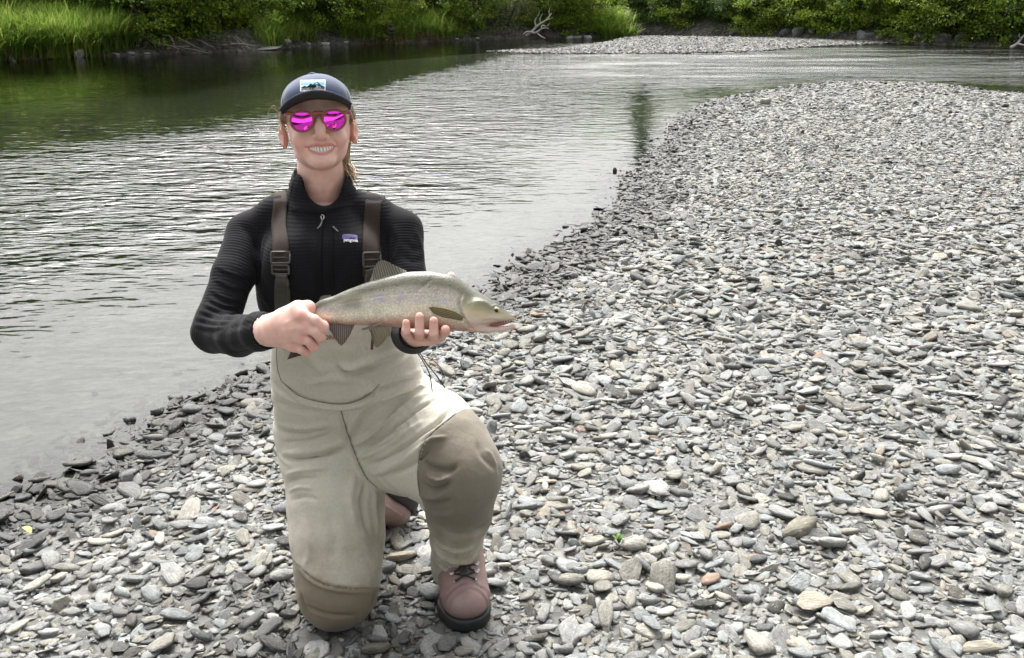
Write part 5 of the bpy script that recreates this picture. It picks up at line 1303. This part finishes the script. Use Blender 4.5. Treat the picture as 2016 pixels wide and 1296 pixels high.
# ---- cap -----------------------------------------------------------------------
cap = empty('cap', hc-PB, parent=person)
def cobj(nm, v_, f_, m, par=None): return obj(nm, mesh_from(nm, np.asarray(v_)-hc, f_), m, par or cap)
cc = Hp(622.5, 206, -.004)                                # centre of the crown's base ring
Fc = Field(cc-.14, cc+.14, .0032)
Fc.put(ell(cc, (.0745, .096, .059), HR), .01); Fc.put(ell(cc+hu*.010+hf*.012, (.069, .086, .050), HR), .008); Fc.put(ell(cc-hu*.014-hf*.012, (.0745, .088, .055), HR), .008)
Fc.put(ell(cc-hu*.012, (.0705, .091, .054), HR), .002, 's'); Fc.put(ell(cc-hu*.035, (.0705, .088, .05), HR), .002, 's')
base_n = hu-.34*hf; base_n /= np.linalg.norm(base_n)
Fc.clip(-base_n, -((cc-hu*.001+hf*.09)@base_n), .002)
cv, cf = Fc.mesh(); cn = vnormals(cv, cf); q = (cv-cc)@HR
ang = np.arctan2(q[:, 0], q[:, 1]); rr_ = np.hypot(q[:, 0], q[:, 1])
for k in range(6):
    a0 = math.radians(30+60*k) if False else math.radians(60*k)
    d = np.abs(((ang-a0+math.pi) % (2*math.pi))-math.pi)*rr_; cv = cv - cn*((.0016 if k else .0008)*np.exp(-(d/.003)**2)*smooth(.0, .02, q[:, 2]+.02))[:, None]
cv = cv+cn*(.0022*hash_noise(cv, 22, 8))[:, None]
crown = cobj('crown', cv, cf, M_CAP); cb = bvh_of(cv, cf)
top_c = cc+hu*.0615+hf*.008; Fk = Field(top_c-.016, top_c+.016, .0012); Fk.put(ell(top_c, (.0085, .0085, .0045), HR), .001); a, b = Fk.mesh(); cobj('button', a, b, M_CAP)
# brim: a curved visor, wider than deep
ns, nt = 41, 10; grid = []
for i in range(ns):
    s = -1+2*i/(ns-1); th = s*1.32
    for j in range(nt):
        tt = j/(nt-1)
        x0, z0 = .0735*math.sin(th), .092*math.cos(th)
        x1, z1 = .0745*math.sin(th*.96)*1.0, .075+.078*max(0, math.cos(th*1.06))**.8
        x = x0+(x1-x0)*tt; z = z0+(z1-z0)*tt
        drop = .026*(abs(x)/.075)**2.0*(.7+.3*tt)
        grid.append(cc-hu*(.0085+.006*0)+hr*x+hf*z-hu*drop+hu*(.007*tt)+hu*.007)
grid = np.array(grid); gi = np.arange(ns*nt).reshape(ns, nt)
gq_ = np.stack([gi[:-1, :-1], gi[1:, :-1], gi[1:, 1:], gi[:-1, 1:]], -1).reshape(-1, 4)
tk_ = hu*.0036; edge = [gi[:, -1]]
vb = np.concatenate([grid+tk_, grid]); n0 = ns*nt
cobj('brim', grid+tk_, gq_[:, ::-1], M_BRIM); cobj('brim_underside', grid, gq_, M_UNDER)
rim = grid.reshape(ns, nt, 3)[:, -1]+tk_*.5; v_, f_ = tube(rim-hc, .0028, 8); obj('brim_edge', mesh_from('brim_edge', v_, fix_quads(f_)), M_BRIM, cap)
# patch with bands of sky, dark peaks and the name
pt = empty('patch', (0, 0, 0), parent=cap)
def cdec(nm, v2, f2, off, m): return decal(nm, v2, f2, cb, off, m, pt, hc)
def tilt(v2):
    v2 = np.array(v2, float); v2[:, 1] += -.02*(v2[:, 0]-616); return v2
v2, f2 = quad_grid(591.5, 640.5, 158.5, 180.5, 12, 6); cdec('patch_ground', tilt(v2), f2, .0012, M_WHITE)
v2, f2 = quad_grid(593.5, 638.5, 160.3, 171.5, 12, 4); cdec('patch_sky', tilt(v2), f2, .0018, M_PALEBL)
v2, f2 = quad_grid(593.5, 638.5, 163.5, 167.8, 12, 2); cdec('patch_band', tilt(v2), f2, .0022, M_SKYBLUE)
pk = [(594, 173.5), (600, 170.5), (605, 172), (609, 169.5), (612.5, 166), (616, 168.5), (620, 165.5), (625, 163), (629, 167), (632, 170), (638.5, 173), (638.5, 174.5), (594, 174.5)]
cen = len(pk); cdec('patch_peak', tilt(pk+[(616, 173.8)]), [(i, (i+1) % cen, cen) for i in range(cen)], .0026, M_BLACKT)
v2, f2 = text_px('patagonia', 595, 179.6, 638, 172.0, .025); cdec('patch_text', tilt(v2), f2, .0028, M_BLACKT)

# ---- sunglasses ----------------------------------------------------------------
gl_ = empty('sunglasses', hc-PB, parent=person)
def gobj(nm, v_, f_, m): return obj(nm, mesh_from(nm, np.asarray(v_)-hc, f_), m, gl_)
def lens_outline(cx, cy, n=40):
    o_ = []
    for th in np.linspace(0, 2*math.pi, n+1)[:-1]:
        c_, s_ = math.cos(th), math.sin(th); pw = 2.0 if s_ < 0 else 2.6
        r = (abs(c_)**pw+abs(s_)**pw)**(-1/pw); o_.append((cx+22.5*r*c_, cy-(18.5 if s_ > 0 else 20.5)*r*s_))
    return o_
for cx, cy, s in ((594.5, 238.5, -1), (658, 236, 1)):
    out = lens_outline(cx, cy); Z = lambda x, y: .1035-.000075*0-((x-626)/66)**2*.016-(y-225)*.00013
    op3 = np.array([Hp(x, y, Z(x, y)) for x, y in out]); rows = []; fq = []; m = len(out)
    for k, fr_ in enumerate((1.0, .8, .6, .4, .2)):
        rows.append(np.array([Hp(cx+(x-cx)*fr_, cy+(y-cy)*fr_, Z(cx+(x-cx)*fr_, cy+(y-cy)*fr_)+.0042*(1-fr_*fr_)) for x, y in out]))
    rows.append(np.array([Hp(cx, cy, Z(cx, cy)+.0042)])); vv = np.concatenate(rows)
    for k in range(4):
        for i in range(m): fq.append((k*m+i, k*m+(i+1) % m, (k+1)*m+(i+1) % m, (k+1)*m+i))
    for i in range(m): fq.append((4*m+i, 4*m+(i+1) % m, 5*m))
    gobj('lens', vv, fq, M_LENS)
    ring_ = np.vstack([op3, op3[:2]]); v_, f_ = tube(ring_, .0024, 8, False); gobj('rim', v_, f_, M_FRAME)
    # outer corner and arm back to the ear
    ox = cx+s*21; Fg = Field(Hp(cx+s*20, cy-10, .06)-A3(.03, .14, .03), Hp(cx+s*20, cy-10, .06)+A3(.03, .08, .03), .0013)
    Fg.chain([Hp(cx+s*18, cy-15, Z(cx+s*18, cy-15)), Hp(cx+s*29, cy-15, Z(cx+s*27, cy-14)-.004)], [.0032, .0042], .002)
    ear = Hp(560 if s < 0 else 694.5, 246 if s < 0 else 238, -.005)
    Fg.chain([Hp(cx+s*29, cy-15, Z(cx+s*27, cy-14)-.004), Hp(cx+s*32.5, cy-12, .06), ear], [.0036, .0030, .0024], .002); a, b = Fg.mesh(); gobj('temple', a, b, M_FRAME)
Fg = Field(Hp(626, 228, .10)-.03, Hp(626, 228, .10)+.03, .0011)
Fg.chain([Hp(612, 226, .1025), Hp(619, 222.5, .1045), Hp(626.5, 221.8, .105), Hp(634, 222, .1045), Hp(641, 225, .1025)], [.0026, .0034, .0036, .0034, .0026], .002)
for x0, x1 in ((614, 619), (639, 634)): Fg.chain([Hp(x0+.5, 240, .098), Hp(x1, 228, .1015)], [.0024, .0030], .002)
a, b = Fg.mesh(); gobj('bridge', a, b, M_FRAME)

# ---- hair ----------------------------------------------------------------------
g = np.random.default_rng(9); hairs = []
def lock(pts, n, jit, r):
    for _ in range(n):
        o_ = g.normal(0, jit, 3); p_ = [np.array(q)+o_+g.normal(0, jit*.5, 3) for q in pts]; hairs.append(tube(np.array(spline(p_, 9))-PB, np.linspace(r, r*.45, 9), 5, False))
lock([Hp(556, 215, -.005), Hp(556, 238, .004), Hp(560, 252, .008)], 16, .0028, .0011); lock([Hp(690, 212, -.005), Hp(693, 228, .004), Hp(690, 244, .008)], 16, .0028, .0011)
lock([Hp(686, 225, -.04), Hp(682, 265, -.05), Hp(676, 310, -.06), Hp(682, 335, -.05), Hp(693, 352, -.03)], 45, .0045, .0013)
lock([Hp(640, 240, -.10), Hp(655, 290, -.11), Hp(684, 330, -.06), Hp(697, 352, -.02)], 40, .009, .0014)
hairs.append(tube(np.array(spline([Hp(552, 232, -.02), Hp(540, 214, -.015), Hp(531, 215, -.01), Hp(526, 228, -.01)], 10))-PB, .0004, 4, False)); hairs.append(tube(np.array(spline([Hp(552, 226, -.02), Hp(541, 209, -.015), Hp(534, 211, -.01)], 10))-PB, .0004, 4, False))
hv_, hq_ = join_geo(hairs); obj('hair', mesh_from('hair', hv_, hq_), M_HAIR, person)
# ================================================================ THE SALMON
FO = P(800, 590, 1.742); FWv = A3(0, .965, -.262); FHv = A3(0, .262, .965)
def FQ(px, py, w=0.0):                    # point of the fish's own middle plane seen at a pixel, w = towards her
    r = ray(px, py); t_ = ((FO-EYE)@FWv)/(r@FWv); return EYE+r*t_+FWv*w
st = [(598, 628, 642), (606, 619.5, 634), (619, 605, 630), (634, 595, 633), (650, 586, 636.5), (680, 572, 640), (722, 556, 641), (764, 543.5, 642), (805, 535, 647), (847, 534, 650), (889, 541, 651), (910, 553, 653), (922, 563, 653.5),
      (940, 573, 650), (952, 580, 643), (965, 588, 638.5), (980, 599, 635), (995, 610.5, 632), (1006, 618.5, 630), (1013, 624, 628.5)]
S = []
for x, a, b in st:
    pa, pb = FQ(x, a)-FO, FQ(x, b)-FO; S.append((pa[0], pa@FHv, pb@FHv))
S = np.array(S)
th = np.interp(S[:, 0], [S[0, 0], S[4, 0], S[8, 0], S[11, 0], S[13, 0], S[16, 0], S[-1, 0]], [.0085, .0165, .031, .031, .030, .022, .0075])
ss = np.linspace(S[0, 0], S[-1, 0], 160); ker = np.hanning(13); ker /= ker.sum()
sm = lambda y: np.convolve(np.pad(np.interp(ss, S[:, 0], y), 6, 'edge'), ker, 'valid')
TP, BT, TH = sm(S[:, 1]), sm(S[:, 2]), sm(th)
def fish_body(X, Y, Z):
    s = X-FO[0]; h = (Y-FO[1])*FHv[1]+(Z-FO[2])*FHv[2]; w = (Y-FO[1])*FWv[1]+(Z-FO[2])*FWv[2]
    tp = np.interp(s.ravel(), ss, TP).reshape(s.shape); bt = np.interp(s.ravel(), ss, BT).reshape(s.shape); tt = np.interp(s.ravel(), ss, TH).reshape(s.shape)
    hh = (tp-bt)/2; m = (tp+bt)/2; u = (h-m)/hh
    wd = tt*(1-.16*u)                                    # a little fuller below
    k = (np.abs(u)**2.25+np.abs(w/wd)**2.0)**(1/2.1); d = (k-1)*np.minimum(hh, tt)
    return np.maximum(d, np.maximum(ss[0]-s, s-ss[-1]))
Ff = Field(FQ(560, 600)-A3(.02, .06, .17), FQ(1020, 590)+A3(.02, .06, .12), .0021)
Ff.put((fish_body, FO+A3(ss[0], -.05, -.12), FO+A3(ss[-1], .05, .12)), .004)
Ff.chain([FQ(640, 612), FQ(614, 626), FQ(598, 646, .006), FQ(586, 668, .010), FQ(580, 684, .012)], [.021, .0165, .0145, .0120, .006], .010, flat=(FWv, .62))
for sgn in (-1, 1): Ff.chain([FQ(932, 646, sgn*.014), FQ(960, 648.5, sgn*.012), FQ(990, 647.5, sgn*.008), FQ(1011, 643, sgn*.002)], [.0075, .0062, .0046, .0034], .006)
Ff.put(ell(FQ(1009, 624.5), (.009, .007, .006)), .006)
Ff.put(ell(FQ(946, 612, -.022), (.022, .008, .022)), .012)                       # cheek
fv_, ff_ = Ff.mesh(); fb_ = bvh_of(fv_, ff_)
FFo = [([(909, 580), (904, 600), (910, 622), (924, 643), (934, 650)], .0026, -.0050), ([(914, 580), (909, 600), (915, 621), (928, 640)], .004, .0016), ([(930, 590), (926, 610), (936, 632)], .0025, -.0010), ([(940, 640), (960, 640), (985, 636), (1010, 630)], .002, -.002),
       ([(952, 628), (968, 626), (985, 628)], .0022, .0016), ([(949, 633), (966, 631), (985, 632)], .0018, -.0014), ([(628, 612), (700, 592), (800, 578), (900, 580)], .0016, -.0004), ([(820, 575), (838, 560), (850, 549)], .0025, -.0008), ([(965, 605), (977, 602), (988, 607)], .0025, .0014)]
fv_ = fold_many(fv_, ff_, fb_, FFo)
rel = fv_-FO; s_ = rel[:, 0]; h_ = rel@FHv; tpv = np.interp(s_, ss, TP); btv = np.interp(s_, ss, BT); vv = (h_-btv)/(tpv-btv)
fx, fy, _ = px_of(fv_)
tailm = fx < 612; vv[tailm] = np.clip(.5+(h_[tailm]-np.interp(s_[tailm], [-.26, -.2], [-.05, -.02]))*12, .3, .95)
t = NT('salmon_skin'); t.set(Roughness=.38); t.b.inputs['Specular IOR Level'].default_value = .6; t.b.inputs['Metallic'].default_value = .15; t.b.inputs['Coat Weight'].default_value = .1; t.b.inputs['Coat Roughness'].default_value = .15
v = t.coord(); hv_a = t.attr('high').outputs['Fac']; pxa = t.attr('along').outputs['Fac']
vn = t.math('ADD', hv_a, t.math('MULTIPLY', t.math('SUBTRACT', t.noise(v, 26, 4), .5), .16))
c = t.ramp(vn, [(.0, (.55, .36, .30)), (.12, (.66, .50, .40)), (.27, (.80, .75, .63)), (.42, (.72, .67, .53)), (.55, (.46, .42, .39)), (.66, (.27, .25, .18)), (.80, (.12, .115, .073)), (1.0, (.052, .052, .034))])
ir = t.ramp(t.noise(v, 60, 4, .7), [(.30, (.46, .36, .56)), (.5, (.6, .56, .52)), (.7, (.72, .64, .42))])
c = t.mix(1.0, c, t.ramp(t.noise(v, 17, 5, .65), [(.32, (.74, .74, .72)), (.68, (1.16, 1.15, 1.12))]), 'MULTIPLY')
band = t.ramp(hv_a, [(.36, (0, 0, 0)), (.52, (1, 1, 1)), (.66, (1, 1, 1)), (.8, (0, 0, 0))]); c = t.mix(t.math('MULTIPLY', band, .5), c, ir)
sc_ = t.new('ShaderNodeTexVoronoi', Scale=260.0); t.link(v, sc_.inputs['Vector'])
c = t.mix(.5, c, t.mix(1.0, c, t.ramp(sc_.outputs['Distance'], [(.1, (1.25, 1.25, 1.25)), (.6, (.6, .6, .6))]), 'MULTIPLY'))
sp_ = t.new('ShaderNodeTexVoronoi', Scale=95.0); t.link(v, sp_.inputs['Vector'])
spot = t.math('MULTIPLY', t.ramp(sp_.outputs['Distance'], [(.14, (1, 1, 1)), (.2, (0, 0, 0))]), t.ramp(hv_a, [(.66, (0, 0, 0)), (.76, (.75, .75, .75))])); c = t.mix(spot, c, (.03, .032, .024))
c = t.mix(t.attr('bruise').outputs['Fac'], c, (.17, .155, .11)); hd = t.attr('head').outputs['Fac']
ch = t.ramp(vn, [(.0, (.58, .44, .38)), (.25, (.60, .50, .42)), (.45, (.55, .46, .30)), (.62, (.28, .26, .16)), (.85, (.08, .082, .055))]); c = t.mix(hd, c, ch)
c = t.mix(t.attr('pink').outputs['Fac'], c, (.55, .25, .22)); t.color(c)
t.link(t.bump(sc_.outputs['Distance'], .25, .0012), t.b.inputs['Normal']); M_FISH = t.m
salmon = empty('salmon', FO); tag(salmon, 'silver salmon with olive back and open mouth held in both hands', 'fish')
fbody = obj('body', mesh_from('body', fv_-FO, ff_), M_FISH, salmon); me = fbody.data
add_attr(me, 'high', vv); add_attr(me, 'along', (fx-600)/415)
head = smooth(0, 8, (fx-np.interp(fy, [575, 583, 600, 622, 643, 655], [905, 909, 905, 911, 924, 938]))); add_attr(me, 'head', head)
br = .75*np.exp(-((fx-692)/20)**4-((fy-592)/17)**4) + .25*np.exp(-((fx-660)/26)**2-((fy-608)/10)**2); add_attr(me, 'bruise', np.clip(br, 0, .8))
pk_ = .5*np.exp(-((fx-780)/40)**2-((fy-636)/8)**2)+.5*np.exp(-((fx-697)/6)**2-((fy-637)/4)**2)+.35*np.exp(-((fx-630)/20)**2-((fy-628)/6)**2)+.6*np.exp(-((fx-985)/30)**2-((fy-636)/2.6)**2)+.25*np.exp(-((fx-925)/16)**2-((fy-640)/9)**2); add_attr(me, 'pink', np.clip(pk_, 0, .8))
t = NT('fin_membrane'); t.set(Roughness=.45); fr_ = t.attr('ray').outputs['Fac']; fl_ = t.attr('out').outputs['Fac']; tn = t.attr('tint').outputs['Color']
rays = t.math('SINE', t.math('MULTIPLY', fr_, 95.0)); c = t.mix(1.0, tn, t.ramp(t.math('MULTIPLY_ADD', rays, .5, .5), [(.1, (.55, .55, .55)), (.9, (1.35, 1.35, 1.3))]), 'MULTIPLY')
t.color(c); t.link(t.bump(rays, .6, .0015), t.b.inputs['Normal']); tl = t.new('ShaderNodeBsdfTranslucent'); t.link(c, tl.inputs['Color']); mx = t.new('ShaderNodeMixShader'); mx.inputs[0].default_value = .25
t.link(t.b.outputs[0], mx.inputs[1]); t.link(tl.outputs[0], mx.inputs[2]); t.link(mx.outputs[0], t.out.inputs['Surface']); M_FIN = t.m
def fin(name, base, tip, w0, w1, tint0, tint1, n=44, m=10, wave=.0015, seed=1, thick=.0011, swap=False):
    b = spline(np.array(base, float), n); tp = spline(np.array(tip, float), n); g = np.random.default_rng(seed); jag = 1-.05*np.abs(np.sin(np.arange(n)*1.35))-.03*g.random(n)
    V = []; R_ = []; T_ = []
    for j in range(m):
        u = j/(m-1)
        for i in range(n):
            k = u*(jag[i] if j == m-1 else 1); q = b[i]*(1-k)+tp[i]*k
            V.append(FQ(q[0], q[1], w0+(w1-w0)*u+wave*u*math.sin(i*.28+seed))); R_.append(u*.35 if swap else i/(n-1)); T_.append(np.array(tint0)*(1-u)+np.array(tint1)*u)
    V = np.array(V); ix = np.arange(n*m).reshape(m, n); q = np.stack([ix[:-1, :-1], ix[:-1, 1:], ix[1:, 1:], ix[1:, :-1]], -1).reshape(-1, 4)
    tk = (thick*(1-.7*np.repeat(np.linspace(0, 1, m), n)))[:, None]*FWv; k = n*m
    per = list(ix[0])+list(ix[1:, -1])+list(ix[-1, -2::-1])+list(ix[-2:0:-1, 0]); side = np.array([(per[i], per[(i+1) % len(per)], per[(i+1) % len(per)]+k, per[i]+k) for i in range(len(per))])
    me = mesh_from(name, np.concatenate([V-tk, V+tk])-FO, np.concatenate([q, q[:, ::-1]+k, side])); o = obj(name, me, M_FIN, salmon)
    add_attr(me, 'ray', np.array(R_*2)); add_attr(me, 'out', np.zeros(2*k)); add_attr(me, 'tint', np.array(T_*2), 'FLOAT_VECTOR'); return o
gy, ol = (.20, .185, .145), (.13, .105, .085)
fin('dorsal_fin', [(728, 556), (740, 552), (752, 549), (764, 546), (776, 543), (788, 540), (799, 537)], [(730, 547), (735, 529), (743, 514), (752, 510.5), (764, 515), (781, 524), (800, 533)], .0, .004, gy, (.17, .15, .125), seed=2)
fin('adipose_fin', [(631, 601), (640, 595), (652, 588)], [(626.5, 596), (632, 583), (651, 580.5)], 0, .002, gy, ol, n=14, seed=3)
fin('anal_fin', [(643, 629), (656, 633), (670, 636), (684, 637), (698, 637)], [(644, 636), (657, 659), (673, 681), (687, 667), (699, 642)], -.002, -.012, (.30, .26, .26), (.16, .12, .09), seed=4)
fin('pelvic_fin', [(735, 638), (748, 640), (760, 641), (774, 642)], [(733, 646), (741, 682), (755, 677), (776, 648)], -.014, -.022, (.34, .30, .22), (.20, .17, .11), seed=5)
fin('pelvic_fin', [(760, 630), (757, 634), (750, 637)], [(712, 647), (716, 650), (730, 647)], -.018, -.016, (.55, .47, .40), (.42, .33, .27), n=16, seed=6)
fin('pectoral_fin', [(915, 622), (898, 612), (874, 605), (856, 602.5), (848, 604)], [(911, 630), (893, 627), (872, 622.5), (856, 615), (848.5, 606)], -.036, -.034, (.30, .24, .12), (.20, .165, .075), seed=7, n=30, wave=.0003, thick=.002, swap=True)
fin('tail_fin', [(593, 652), (589, 660), (583, 668)], [(604, 700), (580, 706), (561, 712)], .006, .012, (.16, .12, .09), (.11, .055, .035), seed=8)
# eye, mouth, teeth
eb = bvh_of(fv_, ff_); ec, en = cast(eb, 977, 611.5)
def ball(name, c, r, mat, sq=1.0, seg=16):
    Fe = Field(c-r*1.6, c+r*1.6, r/8); Fe.put(ell(c, (r, r*sq, r)), r*.05); a, b = Fe.mesh(); return obj(name, mesh_from(name, a-FO, b), mat, salmon)
M_IRIS = plain('fish_iris', (.42, .36, .20), .2, noise=.3, scale=200); M_PUPIL = plain('fish_pupil', (.005, .005, .006), .05); M_GUM = plain('fish_mouth', (.42, .20, .16), .35, noise=.2)
eye = ball('eye', ec+FWv*.003, .0072, M_IRIS, .75); eye2 = ball('pupil', ec-FWv*.0008, .0040, M_PUPIL, .8); eye2.parent = eye
mo = [FQ(962, 640.5), FQ(985, 637.5), FQ(1006, 634)]; v_, f_ = tube(np.array(spline(mo, 12))-FO, np.linspace(.006, .002, 12), 8); obj('mouth', mesh_from('mouth', v_, fix_quads(f_)), M_GUM, salmon)
for k, x in enumerate((988, 993, 998, 1003, 1008)):
    a, b = FQ(x, 631.5-(x-988)*.08, -.006+.0003*k), FQ(x+.8, 635-(x-988)*.08, -.006+.0003*k); v_, f_ = tube(np.array([a, b])-FO, [.0011, .0003], 6); obj('tooth', mesh_from('tooth', v_, fix_quads(f_)), M_TOOTH, salmon)
# --- stones, leaves and sprouts of the beach that stand out
def beach_rock(px, py, size, tone, seed, label, wet=0.0, flat=.5, rz=None, lift=.4):
    q = G(px, py, 0.0); z = float(ground_z(q[None, :2])[0]); q = G(px, py, z+.01); o = rock(None, 'stone', (q[0], q[1], z+size[2]*lift), size, tone, seed, wet, flat, rz)
    tag(o, label, 'stone'); return o
beach_rock(1572, 1046, (.062, .058, .056), (.165, .155, .12), 437, 'large smooth olive grey stone lying among smaller pale pebbles', flat=.5, rz=.3, lift=.3)
beach_rock(1578, 806, (.034, .032, .040), (.12, .085, .068), 402, 'rusty brown stone standing on edge in grey shingle', flat=.8)
beach_rock(255, 826, (.036, .030, .034), (.10, .10, .095), 433, 'dark wet stone standing alone in the shallow water', 1.0, flat=.75, lift=.2)
beach_rock(212, 868, (.046, .036, .016), (.09, .09, .088), 404, 'flat dark stone awash just off the beach', .9, flat=.4, rz=.1)
beach_rock(345, 842, (.044, .034, .030), (.12, .118, .11), 405, 'wet dark stone at the water edge behind the flat awash one', 1.0, flat=.6)
beach_rock(535, 1210, (.036, .022, .020), (.045, .047, .05), 406, 'dark slate chip on the shingle beside the bent knee', .5, flat=.5, rz=.4)
beach_rock(1925, 1276, (.085, .040, .030), (.23, .215, .17), 407, 'long tan slab, the largest stone on the open shingle', flat=.45, rz=-.25)
beach_rock(1555, 500, (.060, .052, .055), (.17, .16, .14), 408, 'lone rounded grey brown stone halfway up the shingle spit', flat=.75)
beach_rock(1505, 206, (.10, .08, .10), (.27, .26, .24), 409, 'pale boulder near the water at the far end of the spit', flat=.8)
beach_rock(1327, 300, (.06, .045, .05), (.07, .07, .07), 410, 'black wet stone off the far edge of the spit', 1.0, flat=.7)
beach_rock(1113, 447, (.030, .024, .026), (.08, .08, .08), 411, 'small dark stone alone in the calm water beside the spit', 1.0, flat=.7)
M_YLEAF = plain('yellow_leaf', (.42, .36, .06), .6, noise=.2); M_SPROUT = plain('sprout_leaf', (.09, .16, .04), .6, noise=.3)
def leaf_blade(L, W):
    v, f = quad_grid(-1, 1, 0, 1, 4, 8); y = v[:, 1]; x = v[:, 0]*W*np.sin(np.pi*np.clip(y*.92+.04, 0, 1))**.8
    z = .25*L*np.sin(y*2.4)+.3*np.abs(v[:, 0])*W; return np.column_stack([x, y*L, z]), f
q = G(60, 768); z = float(ground_z(q[None, :2])[0]); v_, f_ = leaf_blade(.035, .011)
q = G(60, 1045, 0); o = obj('fallen_leaf', mesh_from('fallen_leaf', v_, f_), M_YLEAF, None, (q[0], q[1], float(ground_z(q[None, :2])[0])+.03)); o.rotation_euler = (.1, .2, 1.1); tag(o, 'small yellow leaf on dark wet pebbles near the water', 'leaf')
q = G(1218, 1085, 0); e = empty('sprout', (q[0], q[1], float(ground_z(q[None, :2])[0])+.012)); tag(e, 'tiny green sprout growing between grey stones', 'plant')
for k in range(5):
    v_, f_ = leaf_blade(.03, .007); o = obj('leaf', mesh_from('leaf', v_, f_), M_SPROUT, e); o.rotation_euler = (.5+.1*k, 0, k*1.3)
